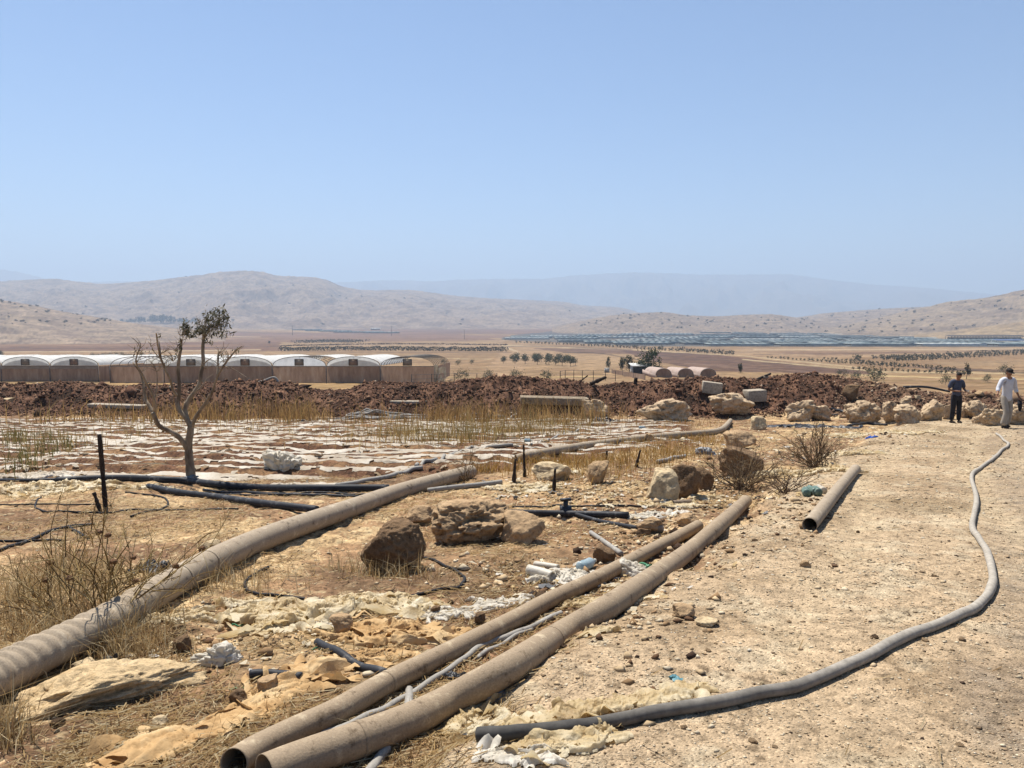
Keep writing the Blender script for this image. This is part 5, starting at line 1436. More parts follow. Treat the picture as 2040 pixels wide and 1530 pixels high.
# ------------------------------------------------------------------ rocks
def mat_rock(name, pale, mid, dark, sc=3.0, bump=.9):
    m, t, b = new_mat(name); v = coords(t)
    n = N(t, 'ShaderNodeTexNoise', Scale=sc, Detail=9, Roughness=.72); t.links.new(v, n.inputs['Vector'])
    n2 = N(t, 'ShaderNodeTexNoise', Scale=sc * 5, Detail=7, Roughness=.7); t.links.new(v, n2.inputs['Vector'])
    r = ramp(t, n.outputs[0], [(.3, dark), (.46, mid), (.58, mid), (.7, pale)])
    r2 = ramp(t, n2.outputs[0], [(.32, (.5,) * 3), (.5, (1,) * 3), (.72, (1.25,) * 3)])
    c = mulc(t, r.outputs[0], r2.outputs[0]); t.links.new(c, b.inputs['Base Color'])
    b.inputs['Roughness'].default_value = .92; b.inputs['Specular IOR Level'].default_value = .12
    bp = N(t, 'ShaderNodeBump', Strength=bump, Distance=.03); t.links.new(n2.outputs[0], bp.inputs['Height']); t.links.new(bp.outputs[0], b.inputs['Normal'])
    return m
rk_tan = mat_rock('tan_limestone', lin('ecd6b0', .76), lin('cdac84', .76), lin('8f7054', .74))
rk_brown = mat_rock('brown_stone', lin('d0b088', .78), lin('977a5c', .78), lin('544234', .74), 4.0, 1.2)
rk_pale = mat_rock('pale_limestone', lin('f6e8cc', .8), lin('e2c9a0', .8), lin('b08d66', .78))
rk_far = mat_rock('boulder_limestone', lin('f6ead2', .82), lin('d6bb98', .8), lin('8f735b', .76), 1.8)

def rock(name, x0, y0, x1, y1, mat, seed, label, cat='boulder', depth=.85, pits=0, rough=.10, facets=11, sub=4, sink=.12, rz=0, group=None):
    """boulder filling the photo box (x0,y0)-(x1,y1): foot on the ground at the lower edge"""
    p = at((x0 + x1) / 2, y1); k = p[1] / F * 1.0
    wx = (x1 - x0) * k; hz = (y1 - y0) * k * 1.02
    v, f = rock_geo(seed, sub, facets, rough, pits)
    if rz: v = v @ np.array(Matrix.Rotation(rz, 3, 'Z')).T
    lo, hi = v.min(0), v.max(0)
    v = (v - (lo + hi) / 2) / (hi - lo)
    v[:, :2] *= np.clip(1.06 - 4 * v[:, 2:] ** 2, .25, 1) ** -.2; v[:, :2] /= np.abs(v[:, :2]).max(0) * 2
    hz2 = hz * (1 + sink)
    v = v * np.array([wx, wx * depth, hz2])
    p = p + np.array([0, wx * depth * .42, 0]); p[2] = Hs(p[0], p[1])
    o = mk(name, v + (0, 0, hz2 * (.5 - sink)), f, mat, None, True, loc=p)
    return tag(o, label, cat, group)
R = rock
R('boulder', 709, 1033, 846, 1146, rk_brown, 23, 'dark brown wedge shaped boulder inside the cable loop', rough=.13, facets=9, sub=5, sink=.2)
R('boulder', 850, 998, 1022, 1086, rk_tan, 33, 'tan boulder full of dark holes behind the dark wedge boulder', pits=.45, rough=.10, sub=5)
R('boulder', 996, 1022, 1090, 1084, rk_tan, 37, 'low earthy boulder right of the holed boulder', rough=.16)
R('boulder', 806, 1010, 862, 1046, rk_tan, 41, 'small tan boulder between the wedge and the holed boulder')
R('boulder', 1290, 934, 1362, 1000, rk_pale, 43, 'pale boulder at the left of the pair by the brambles', rough=.14)
R('boulder', 1336, 922, 1400, 994, rk_brown, 47, 'brown faced boulder behind the pale one by the brambles', rough=.10)
R('boulder', 1386, 932, 1426, 978, rk_brown, 53, 'small brown boulder right of the boulder pair')
R('boulder', 1168, 918, 1216, 966, rk_tan, 59, 'grey tan boulder beside the burnt stump', rough=.12)
R('boulder', 1058, 918, 1142, 958, rk_pale, 61, 'pinkish pale boulder under draped film behind the stump')
R('boulder', 1448, 858, 1520, 895, rk_tan, 67, 'tan boulder at the upper edge of the brambles')
R('boulder', 1440, 888, 1530, 950, rk_brown, 71, 'brown boulder overgrown by dry brambles', rough=.14)
R('boulder', 1495, 828, 1535, 856, rk_pale, 73, 'small boulder right of the pipe elbow')
rk_earth = mat_rock('earthy_limestone', lin('f6e4c2', .9), lin('e6c89a', .88), lin('bb9868', .84), 5.0, 1.0)
v, f = rock_geo(79, 5, 14, .15, .28); lo, hi = v.min(0), v.max(0); v = (v - (lo + hi) / 2) / (hi - lo) * (1.02, .40, .23) @ np.array(Matrix.Rotation(.62, 3, 'Z')).T
p = at(196, 1388); tag(mk('slab_rock', v + (0, 0, .03), f, rk_earth, None, True, loc=p), 'long flat pale pitted rock at the lower left', 'rock')
R('rock', 290, 1430, 331, 1452, rk_pale, 83, 'small angular pale stone alone on dark soil', 'rock')
R('rock', 336, 1270, 376, 1304, rk_brown, 89, 'brown stone between straw and the flat cream sack', 'rock')
R('rock', 652, 1228, 702, 1270, rk_tan, 97, 'tan stone set into the cream film heap', 'rock')
R('rock', 450, 1378, 492, 1408, rk_brown, 101, 'brown stone with holes beside the ochre netting', 'rock')
R('rock', 505, 1352, 552, 1384, rk_tan, 103, 'tan stone at the bend of the ochre netting', 'rock')
R('rock', 856, 1208, 878, 1226, rk_brown, 107, 'small brown stone behind the tan netting', 'rock')
R('rock', 944, 1222, 968, 1246, rk_brown, 109, 'brown stone just above the middle pipe', 'rock')
R('rock', 388, 1080, 436, 1110, rk_pale, 113, 'pale stone resting behind the dented pipe', 'rock')
R('rock', 130, 1316, 182, 1346, rk_pale, 127, 'white rounded stone between dented pipe and flat rock', 'rock')
R('rock', 1388, 1236, 1436, 1250, rk_pale, 131, 'flat cream stone on the gravel right of the pipes', 'rock')
R('rock', 1342, 1208, 1390, 1232, rk_tan, 137, 'dusty lump on the gravel right of the pipes', 'rock')
R('rock', 1182, 1085, 1230, 1122, rk_brown, 139, 'dark stone beside the thin grey pipe', 'rock')
R('rock', 1268, 1030, 1330, 1062, rk_tan, 149, 'tan stone heap left of the pipe ends', 'rock', rough=.16)
R('rock', 1350, 1025, 1400, 1048, rk_tan, 151, 'tan stone just above the end of the middle pipe', 'rock')
R('rock', 1268, 1052, 1300, 1068, rk_brown, 157, 'brown stone below the end of the black branch pipe', 'rock')
R('rock', 1285, 866, 1305, 880, rk_tan, 163, 'tan stone touching the far pipe', 'rock')
R('rock', 1595, 1118, 1618, 1130, rk_tan, 167, 'small tan stone below the lone short pipe', 'rock')
# boulders along the mound
for (x0, y0, x1, y1, lb, sd_) in [
    (1270, 788, 1392, 838, 'longest dark faced boulder in the row along the mound', 201), (1418, 790, 1515, 834, 'humped boulder in the row right of the longest one', 203),
    (1160, 794, 1216, 832, 'rough boulder at the end of the concrete slab', 205), (1570, 797, 1632, 840, 'pale boulder left of the black pipe end', 207), (1618, 806, 1660, 838, 'brown boulder leaning on the pale one left of the pipe end', 209),
    (1686, 802, 1738, 842, 'brown boulder at the back of the big pale pair', 211), (1697, 799, 1770, 846, 'big pale topped boulder at the corner of the track', 213), (1760, 798, 1792, 842, 'upright boulder right of the big pale topped one', 215),
    (1788, 804, 1846, 844, 'cream topped boulder fourth from the right man', 217), (1796, 795, 1822, 815, 'boulder peeping over the cream topped one', 219), (1838, 796, 1890, 838, 'jagged boulder just left of the dark shirted man', 221),
    (1880, 806, 1902, 836, 'boulder half hidden behind the dark shirted man', 223), (1912, 803, 1940, 832, 'boulder right behind the dark shirted man', 225), (1930, 797, 1978, 836, 'brown faced boulder between the two men', 227), (1964, 812, 2012, 848, 'low pale boulder beside the white shirted man', 229),
    (1940, 828, 1968, 844, 'small stone in front of the boulders between the two men', 231), (2000, 804, 2062, 846, 'brown boulder at the right edge behind the white shirted man', 233), (1994, 798, 2022, 818, 'boulder top behind the legs of the white shirted man', 235)]:
    R('boulder', x0, y0, x1, y1, rk_far, sd_, lb, rough=.19, facets=10, sub=4, depth=.8, sink=.15, pits=.3)
R('boulder', 1680, 772, 1718, 800, rk_brown, 241, 'brown rock perched on the stony slope above the pale pair', sub=3)
R('rock', 1945, 779, 1962, 790, rk_tan, 243, 'flat stone on the slope between the two men', 'rock', sub=3)
R('rock', 1824, 790, 1836, 799, rk_pale, 245, 'pale stone on the slope above the jagged boulder', 'rock', sub=3)
R('rock', 2, 792, 22, 802, rk_pale, 247, 'pale stone on the red mound at the left edge', 'rock', sub=3)
# nameless stones among the debris and on the slope
pebble = [rock_geo(500 + k, 3, 9, .12) for k in range(6)]
pm = []
for k, (v, f) in enumerate(pebble):
    me = mk('stone', v * (.5, .42, .32) + (0, 0, .08), f, [rk_tan, rk_pale, rk_brown][k % 3], None, True); pm.append(me)
def stone_field(n, boxes, s0, s1, label, group):
    x, y = pxblob(n, boxes)
    for k in range(n):
        if s1 > .3 and y[k] < 29: continue
        i = rng2.randrange(6); o = pm[i].copy(); col.objects.link(o); s = math.exp(rng2.uniform(math.log(s0), math.log(s1)))
        o.location = (x[k], y[k], Hs(x[k], y[k])); o.scale = (s, s * rng2.uniform(.7, 1.2), s * rng2.uniform(.7, 1.1)); o.rotation_euler = (0, 0, rng2.uniform(0, 6.3))
        tag(o, label, 'stone', group)
stone_field(60, [(1330, 1050, 160, 50, 2), (1250, 1080, 160, 40, 1.5), (1000, 1190, 160, 40, 1), (1420, 1010, 120, 40, 1.2), (1560, 900, 160, 30, 1), (1150, 1000, 200, 20, .6)], .05, .13, 'tan stone lying in the rubble around the pipe ends', 'stones around the pipe ends')
stone_field(60, [(300, 1200, 300, 120, 1), (700, 1330, 260, 60, 1), (350, 1040, 260, 30, .8), (200, 1440, 200, 60, .6)], .03, .09, 'small stone lying in the straw left of the long pipes', 'stones in the straw')
stone_field(70, [(1880, 800, 180, 18, 2), (1980, 795, 120, 14, 1.5), (1740, 785, 120, 14, 1)], .12, .4, 'loose stone on the earthy slope behind the boulders', 'stones on the slope')
stone_field(46, [(1700, 1250, 300, 200, 1), (1850, 1000, 160, 90, .6), (1500, 1300, 160, 120, 1)], .02, .055, 'stone on the gravel track around the grey hose', 'stones on the track')
for o in pm: bpy.data.objects.remove(o)

# ------------------------------------------------------------------ concrete and timber on the mound
mat_conc = mat_rock('concrete', lin('ded2bf', .75), lin('c5b7a2', .75), lin('9a8a76', .75), 2.5, .4)
mat_slab = mat_rock('stained_concrete', lin('d6c8b0', .75), lin('a4937c', .72), lin('74644f', .7), 2.2, .8)
def block(name, px, py, d, rz, tilt, label, cat='concrete block', mat=mat_conc, lift=0.0):
    p = at(px, py); m = MB(); m.box((0, 0, d[2] * .42 + lift), d, rz, tilt)
    o = m.build(name, mat, None, loc=p)
    b_ = o.modifiers.new('bevel', 'BEVEL'); b_.width = .025; b_.segments = 2
    return tag(o, label, cat)
block('concrete_block', 1418, 782, (.84, .55, .5), -.15, .12, 'pale tilted concrete block on the mound beside a leaning post')
block('concrete_block', 1503, 798, (.82, .7, .5), .1, -.05, 'lower concrete block to the right on the mound')
block('concrete_slab', 1104, 803, (2.9, .9, .30), .03, .03, 'long concrete slab edge at the foot of the mound', 'slab', mat_slab)
block('concrete_slab', 235, 812, (2.4, .5, .16), .0, .03, 'pale concrete strip in the mound behind the bare tree', 'slab')
block('concrete_slab', 800, 803, (1.5, .4, .12), .05, .02, 'small pale slab strip on the mound above the hose coil', 'slab')
mat_char = mat_noise('charred_wood', [(.3, lin('2a221d', .8)), (.7, lin('54463b', .8))], 12, 5, bump=.6, bdist=.01, stretch=(1, 1, .3))
mat_grewood = mat_noise('weathered_wood', [(.3, lin('7d6a58', .8)), (.7, lin('b8a48c', .8))], 12, 5, bump=.5, bdist=.01)
def stick(name, a, b, Y, r0, r1, mat, label, cat='post', rough=.25, n=9, mid=()):
    """a pole seen between two photo pixels, standing at distance Y"""
    pts = [at_depth(*a, Y)] + [at_depth(*m, Y) for m in mid] + [at_depth(*b, Y)]
    P = spline(pts, 10); c = P[0].copy(); k = len(P)
    rr = np.linspace(r0, r1, k) * (1 + rough * np.array([rng2.uniform(-1, 1) for _ in range(k)]))
    v, f = tube_geo(P - c, rr, n); return tag(mk(name, v, f, mat, None, True, loc=c), label, cat)
def gy_at(px, py): return at(px, py)[1]
stick('iron_post', (211, 1018), (198, 865), gy_at(211, 1012), .028, .026, mat_char, 'dark rusty iron post standing before the mulch field')
stick('iron_post', (201, 1022), (187, 981), gy_at(201, 1020), .022, .02, mat_char, 'short leaning dark stub beside the iron post')
stick('stump', (1103, 985), (1106, 933), gy_at(1103, 978), .032, .014, mat_char, 'charred pointed stump beside the draped film')
stick('stump', (1023, 968), (1027, 914), gy_at(1023, 960), .032, .018, mat_char, 'charred stake at the end of the far pipe')
stick('stump', (1046, 962), (1043, 885), gy_at(1046, 950), .03, .014, mat_char, 'tall charred stake in the golden grass')
stick('stump', (1207, 922), (1209, 898), gy_at(1207, 918), .03, .02, mat_char, 'short dark stake in the golden grass above the boulder')
stick('stump', (1266, 934), (1276, 896), gy_at(1266, 930), .03, .015, mat_char, 'thin brown stake leaning in the golden grass')
stick('post', (1263, 790), (1267, 752), 35.5, .09, .08, mat_char, 'dark upright post on top of the mound')
stick('plank', (1176, 765), (1208, 751), 36, .10, .08, mat_char, 'dark log leaning over the crest of the mound', 'log')
stick('plank', (1153, 762), (1171, 748), 36, .04, .03, mat_char, 'thin dark stick on the crest of the mound', 'stick')
stick('plank', (1181, 768), (1195, 786), 34.5, .06, .05, mat_char, 'dark log lying on the front of the mound', 'log')
stick('post', (1396, 776), (1403, 755), 35.3, .05, .045, mat_grewood, 'pale leaning post left of the concrete block')
stick('bent_pipe', (505, 765), (556, 763), 35.5, .06, .05, mat_hose, 'grey bent pipe on the crest of the mound above the tree', 'pipe', .02, 10, [(525, 759), (546, 752)])
stick('black_pipe', (1800, 771), (1892, 780), 36.5, .06, .05, mat_pe, 'black pipe lying on the slope left of the dark shirted man', 'pipe', .02, 10, [(1845, 771)])
stick('plank', (1520, 752), (1560, 757), 36.2, .10, .08, mat_grewood, 'weathered board on the crest right of the blocks', 'board')
stick('plank', (1508, 756), (1536, 744), 36.2, .06, .05, mat_dark, 'dark roof like board on the crest of the mound', 'board')
stick('branch_litter', (250, 770), (290, 781), 34.5, .03, .02, mat_grewood, 'pale branch lying on the left of the mound', 'branch')
stick('branch_litter', (156, 800), (170, 806), 33.5, .05, .03, mat_grewood, 'whitish broken branch on the left of the mound', 'branch')
stick('black_beam', (283, 776), (366, 768), 38, .10, .10, mat_dark, 'dark beam on the mound seen through the bare tree', 'beam')
stick('driftwood', (1600, 757), (1582, 749), 36.2, .12, .05, rk_pale, 'pale stone lump on the crest at the right', 'rock')

# ------------------------------------------------------------------ the bare tree
TB = at(380, 958); TY = TB[1]
tree_root = thing('bare_tree', TB, 'nearly bare young tree with leaves only on two top branches', 'tree')
tk = MB()
def limb(pts, r0, r1, dy=0.0, n=9):
    k = len(pts); d = np.linspace(0, dy, k)
    P = spline([at_depth(px, py, TY + q) - TB for (px, py), q in zip(pts, d)], 6)
    tk.tube(P, np.linspace(r0, r1, len(P)) * (1 + .07 * np.array([rng2.uniform(-1, 1) for _ in P])), n)
S_ = TY / F
limb([(381, 966), (379, 935), (376, 905), (376, 880), (379, 862), (380, 848)], 9.5 * S_, 6.0 * S_)
limb([(376, 900), (366, 882), (352, 867), (334, 857), (318, 849), (311, 838), (304, 822)], 6 * S_, 4 * S_, -.25)
limb([(304, 822), (297, 808), (290, 796), (287, 775), (285, 762), (279, 742), (268, 726), (265, 722)], 3.8 * S_, 1.3 * S_, .3)
limb([(306, 824), (309, 810), (307, 796), (299, 776), (291, 762), (283, 745), (274, 730), (271, 716), (276, 700), (280, 692)], 3.2 * S_, .8 * S_, -.5)
limb([(307, 797), (312, 775), (313, 752), (312, 738)], 1.5 * S_, .6 * S_, .2, 6)
limb([(380, 850), (370, 832), (358, 818), (354, 805), (356, 790), (357, 765), (355, 735), (357, 715), (360, 695), (361, 675)], 5 * S_, 2.6 * S_, .2)
limb([(352, 788), (344, 775), (339, 755), (330, 738), (322, 718), (317, 700), (314, 685), (312, 668), (311, 664)], 2.6 * S_, 1.1 * S_, -.4)
limb([(316, 704), (322, 720), (320, 705), (317, 682), (316, 680)], 1.6 * S_, .8 * S_, .3, 7)
limb([(322, 718), (308, 702), (302, 690), (296, 682)], 1.1 * S_, .5 * S_, .1, 6)
limb([(379, 850), (372, 832), (369, 815), (376, 797), (388, 780), (398, 762), (401, 742), (405, 722), (404, 700), (405, 680), (407, 665)], 5 * S_, 3.0 * S_, .4)
limb([(383, 850), (388, 835), (397, 820), (406, 808), (414, 795), (424, 778), (430, 758), (436, 744), (446, 728), (458, 712), (470, 698), (482, 690)], 4 * S_, 1.2 * S_, -.3)
limb([(433, 748), (434, 728), (435, 706), (436, 700)], 2.2 * S_, 1.6 * S_, .2, 7)
limb([(406, 724), (414, 718), (423, 712)], 1.6 * S_, .6 * S_, .1, 6)
limb([(393, 778), (402, 770), (412, 755), (425, 745)], 1.6 * S_, .6 * S_, .1, 6)
limb([(450, 730), (468, 737), (482, 746), (492, 752)], .9 * S_, .4 * S_, -.3, 6)
limb([(408, 810), (416, 800), (405, 790), (404, 786)], 1.2 * S_, .4 * S_, .1, 6)
limb([(311, 790), (320, 785), (338, 781)], .9 * S_, .4 * S_, .2, 6)
limb([(286, 760), (300, 762), (304, 770)], .8 * S_, .4 * S_, .2, 6)
for _ in range(110):
    a_ = random.choice([(270, 722), (275, 705), (283, 740), (280, 694), (312, 740), (320, 705), (300, 690), (350, 700), (345, 720), (436, 705), (446, 722), (455, 715), (440, 740), (470, 700), (410, 735), (362, 690), (330, 735)])
    b_ = (a_[0] + rng2.uniform(-22, 22), a_[1] - rng2.uniform(4, 26)); limb([a_, ((a_[0] + b_[0]) / 2 + 3, (a_[1] + b_[1]) / 2), b_], .55 * S_, .25 * S_, rng2.uniform(-.2, .2), 5)
for _ in range(70):
    a_ = rng2.choice([(407, 668), (408, 655), (412, 660), (405, 675), (362, 678), (361, 668)]); w_ = 1 if a_[0] > 390 else .45
    b_ = (a_[0] + rng2.uniform(-18, 48) * w_, a_[1] - rng2.uniform(2, 44) * w_); limb([a_, ((a_[0] + b_[0]) / 2 + rng2.uniform(-4, 4), (a_[1] + b_[1]) / 2 + rng2.uniform(-2, 5)), b_], .5 * S_, .2 * S_, rng2.uniform(-.25, .25), 4)
mat_treebark = mat_noise('grey_bark', [(.28, lin('5e4f44', .78)), (.5, lin('98866f', .8)), (.75, lin('c8b69e', .84))], 9, 7, bump=.8, bscale=40, bdist=.008, stretch=(1, 1, .35))
tk.build('trunk', mat_treebark, tree_root, True)
pts = []
for (px, py, sx, sy, n) in [(420, 650, 20, 14, 150), (404, 660, 18, 9, 110), (436, 636, 12, 14, 120), (446, 650, 14, 8, 60), (438, 666, 22, 7, 80), (368, 650, 8, 12, 70), (426, 624, 8, 8, 60), (444, 622, 8, 10, 60), (452, 634, 6, 6, 30), (392, 640, 6, 10, 24), (414, 634, 8, 12, 60), (395, 660, 9, 6, 60), (372, 660, 9, 10, 90), (380, 668, 10, 5, 50), (414, 678, 9, 6, 30), (358, 690, 3, 8, 22), (440, 712, 9, 8, 22), (275, 705, 8, 14, 14), (318, 668, 4, 5, 8), (472, 696, 6, 5, 10), (352, 705, 4, 10, 14), (296, 700, 10, 12, 10)]:
    for _ in range(n):
        q = at_depth(px + rng2.gauss(0, sx * .62), py + rng2.gauss(0, sy * .62), TY + rng2.gauss(0, sx * .55 * S_)) - TB; pts.append(q)
pts = np.array(pts); v, f = leaves(pts, 3.8 * S_, 3.2, .9, .5)
o = mk('crown', v, f, mat_leaf, tree_root)
vcol(o, np.repeat(pick(len(pts), [lin('6e6c54', .7), lin('94917a', .72), lin('b4b098', .74), lin('4e4c3e', .64)], [.35, .35, .15, .15]), 4, 0))
tk = MB()
# thin sapling on the plain behind the men
sp = far(1925, 756)
sr = thing('sapling', sp, 'thin upright sapling between the two men on the slope', 'tree')
k = sp[1] / F; m = MB(); m.tube(spline([(0, 0, -.2), (.02 * k * 40, 0, 12 * k), (-.1, 0, 26 * k)], 5), np.linspace(.8, .4, 11) * k, 6); m.build('trunk', mat_bark, sr, True)
q = clump_points(260, 7 * k, 7 * k, 12 * k, 9, .25) + (0, 0, 18 * k); v, f = leaves(q, 1.6 * k, 1.8); o = mk('crown', v, f, mat_leaf, sr); vcol(o, np.repeat(pick(260, [lin('4a4a3c', .6), lin('77735c', .6)]), 4, 0))

# ------------------------------------------------------------------ dry bushes
mat_twig = mat_attr('dry_twigs', 12, .8, 1.2, detail=3, bump=0)
def dry_bush(name, base, dirs, n, L, r, label, cols, heads=0, sub=4, droop=.15, seed=1):
    """many thin forking stems from one foot"""
    c = np.array(base); root = thing(name, c, label, 'dry bush')
    r_ = np.random.default_rng(seed); mb = MB(); vc = []; tips = []
    for k in range(n):
        d = np.array(dirs[k % len(dirs)], float) + r_.normal(0, .32, 3); d[2] = abs(d[2]); d /= np.linalg.norm(d)
        p = r_.normal(0, L * .10, 3); p[2] = 0; l = L * r_.uniform(.4, 1.0)
        def grow(p, d, l, rad, lev):
            q1 = p + d * l * .5 + r_.normal(0, .05 * l, 3); q2 = q1 + (d + r_.normal(0, .22, 3) - (0, 0, droop)) * l * .5
            n0 = mb.n; mb.tube(spline([p, q1, q2], 3), np.linspace(rad, rad * .55, 7), 4, False)
            vc.append(np.tile(np.array(cols[r_.integers(len(cols))]) * r_.uniform(.8, 1.2), (mb.n - n0, 1)))
            if lev == 0: tips.append(q2); return
            for _ in range(r_.integers(2, sub + 1)):
                dd = d + r_.normal(0, .55, 3); dd[2] += .15; dd /= np.linalg.norm(dd)
                a = r_.uniform(.3, 1); grow(p + (q2 - p) * a, dd, l * r_.uniform(.3, .55), rad * .6, lev - 1)
        grow(p, d, l, r, 2)
    o = mb.build('stems', mat_twig, root); vcol(o, np.concatenate(vc))
    for k in range(heads):
        t_ = tips[r_.integers(len(tips))] if k else tips[0]
        v, f = _ico[2]; s = r * r_.uniform(3.2, 4.5)
        h = mk('seed_head', v * (1 + .35 * vn3(v * 6, k))[:, None] * s * (1, 1, .8), f, mat_rust, root, loc=t_)
BR = [lin('b79a66', K), lin('8f7448', K), lin('cdb380', K), lin('6b5438', K)]
dry_bush('thistle_bush', at(195, 1240), [(.25, .1, 1), (.5, .2, .8), (-.2, .1, 1), (.05, -.2, 1), (.65, .3, .6), (-.6, .1, .7)], 26, .78, .0058, 'big dry thistle bush at the left behind the dented pipe', BR, 7, 4, seed=5)
dry_bush('thistle_bush', at(105, 1225), [(-.3, .1, .9), (.3, .2, .8), (0, 0, 1), (-.7, 0, .5)], 18, .55, .005, 'smaller dry bush left of the big thistle', BR, 3, 4, seed=6)
dry_bush('thistle_bush', at(275, 1170), [(.3, .1, .9), (.1, .2, 1), (-.3, 0, .9)], 10, .42, .0045, 'thin dry stalks right of the big thistle', BR, 2, 3, seed=8)
dry_bush('bramble', at(1625, 930), [(.6, 0, .6), (-.6, 0, .6), (0, .3, .9), (.3, -.3, .8), (-.3, .2, .8)], 46, .85, .008, 'grey brown dry bramble near the top of the track edge', [lin('8a7458', K), lin('6b5846', K), lin('a48d6c', K)], 0, 4, seed=9)
dry_bush('bramble', at(1480, 975), [(.5, 0, .5), (-.6, 0, .5), (0, .3, .7), (.4, -.3, .6), (-.3, .2, .6)], 48, .75, .007, 'dry bramble sprawling over the brown boulder', [lin('84705a', K), lin('665342', K), lin('9c8564', K)], 0, 4, seed=10)
dry_bush('bramble', at(1562, 985), [(.5, 0, .5), (-.6, 0, .5), (0, .3, .7)], 22, .42, .006, 'low dark dry bush left of the lone short pipe', [lin('7a6450', K), lin('5a4838', K)], 0, 4, seed=12)
dry_bush('bramble', at(930, 960), [(.5, 0, .7), (-.4, 0, .8), (0, .3, 1)], 14, .4, .006, 'dry stalks at the far end of the dented pipe', [lin('9a7d54', K), lin('7a5f42', K)], 0, 3, seed=13)

# ------------------------------------------------------------------ litter: bottles, pipe offcuts, caps
def lathe(prof, n=20):
    prof = np.array(prof, float); th_ = np.linspace(0, 2 * math.pi, n, endpoint=False); m_ = len(prof)
    v = np.stack([np.repeat(prof[:, 1:], n, 1), prof[:, :1] * np.cos(th_), prof[:, :1] * np.sin(th_)], -1).reshape(-1, 3)
    i = np.arange(m_ - 1)[:, None] * n; j = np.arange(n)[None]; k_ = (j + 1) % n
    return v, np.stack([i + j, i + k_, i + n + k_, i + n + j], -1).reshape(-1, 4)
def bottle(px, py, L, r, rz, body, cap, label, sag=.0):
    p = at(px, py); root = thing('bottle', p + (0, 0, r * .9), label, 'bottle', None, rz)
    pr = [(0, 0), (.8, .01), (1, .06), (.95, .2), (1, .3), (.93, .42), (1, .55), (.98, .68), (.6, .82), (.32, .9), (.3, .97)]
    v, f = lathe([(a_ * r, b_ * L) for a_, b_ in pr]); v = v - (L / 2, 0, 0)
    v *= 1 + .10 * fbm3(v / r * 1.1 + px, 3, int(px))[:, None] * (np.abs(v[:, :1]) < L * .35)
    mk('body', v, f, body, root, True)
    v, f = lathe([(0, 0), (.37 * r, 0), (.37 * r, .07 * L), (0, .07 * L)]); mk('cap', v + (L * .44, 0, 0), f, cap, root, False)
    return root
mat_bottle = mat_noise('green_bottle', [(.3, lin('4f7068', .8)), (.7, lin('a9bfae', .85))], 14, 4, rough=.35, bump=.2, transl=.2)
bottle(1170, 1133, .24, .046, .9, mat_clear, mat_white, 'crushed clear bluish bottle beside the middle pipe')
for k, (px, py, rz, lb) in enumerate([(1605, 986, 1.3, 'left green tinted bottle of the pile by the lone short pipe'), (1615, 983, 1.7, 'middle green tinted bottle of the pile by the lone short pipe'), (1625, 984, 1.5, 'dark green bottle of the pile by the lone short pipe'), (1633, 981, 1.6, 'white topped bottle nearest the lone short pipe')]):
    bottle(px, py, .24, .05, rz, mat_bottle if k < 3 else mat_white, mat_white, lb)
bottle(1052, 880, .2, .04, .2, mat_clear, mat_white, 'white bottle lying in the golden grass above the far pipe')
bottle(1280, 854, .24, .045, .1, mat_clear, mat_white, 'pale bottle lying in grass before the longest boulder')
for pts, r, lb in [([(1052, 1134), (1080, 1141), (1100, 1148)], .041, 'fat white plastic pipe offcut beside the white sheet'), ([(1066, 1123), (1088, 1126), (1112, 1130)], .024, 'thinner cream pipe offcut behind the fat one')]:
    A = ats(pts, r); P = spline(A, 6); c = P[0].copy(); v, f = hollow_geo(P - c, r, .004, 18); tag(mk('pipe_offcut', v, f, mat_white, None, True, loc=c), lb, 'pipe')
for pts, r, lb in [([(1275, 1046), (1300, 1050)], .05, 'brown pipe offcut beside the stones at the branch pipe'), ([(1300, 1052), (1322, 1055)], .04, 'pale pipe offcut among the stones'), ([(1340, 1002), (1378, 1000)], .035, 'yellowish tube under the boulder pair')]:
    A = ats(pts, r); P = spline(A, 6); c = P[0].copy(); v, f = hollow_geo(P - c, r, .004, 16); tag(mk('pipe_offcut', v, f, mat_grewood, None, True, loc=c), lb, 'pipe')
p = at(304, 1487); v, f = lathe([(0, 0), (.017, 0), (.017, .014), (.013, .014), (.013, .003), (0, .003)], 18); v = v[:, [1, 2, 0]]
tag(mk('blue_trinket', v, f, mat_blue, None, False, loc=p + (0, 0, .012)), 'small round blue plastic piece on the dark soil at the lower left', 'litter')
p = at(760, 1296)
for px, py, lb in [(215, 1322, 'black rubber scrap above the flat pale rock'), (1850, 862, 'small dark rag lying on the track before the men')]:
    o = blob_sheet('black_rag', px, py, .12 if px < 999 else .3, .08 if px < 999 else .16, .05, mat_black, px, .4, fold=8, along=12, nu=50, edge=.5); tag(o, lb, 'litter')
for px, py, lb in [(960, 1250, 'green twine scrap near the near tan netting'), (470, 1245, 'green twine scrap left of the cream heap'), (635, 1292, 'green twine scrap below the cream heap'), (472, 1372, 'green twine scrap on the dark soil')]:
    A = ats([(px - 14, py + 3), (px - 4, py - 2), (px + 6, py + 2), (px + 16, py - 3)], .006); c = A[0].copy(); v, f = tube_geo(spline(A, 5) - c, .004, 6); tag(mk('twine', v, f, mat_green, None, True, loc=c), lb, 'twine')

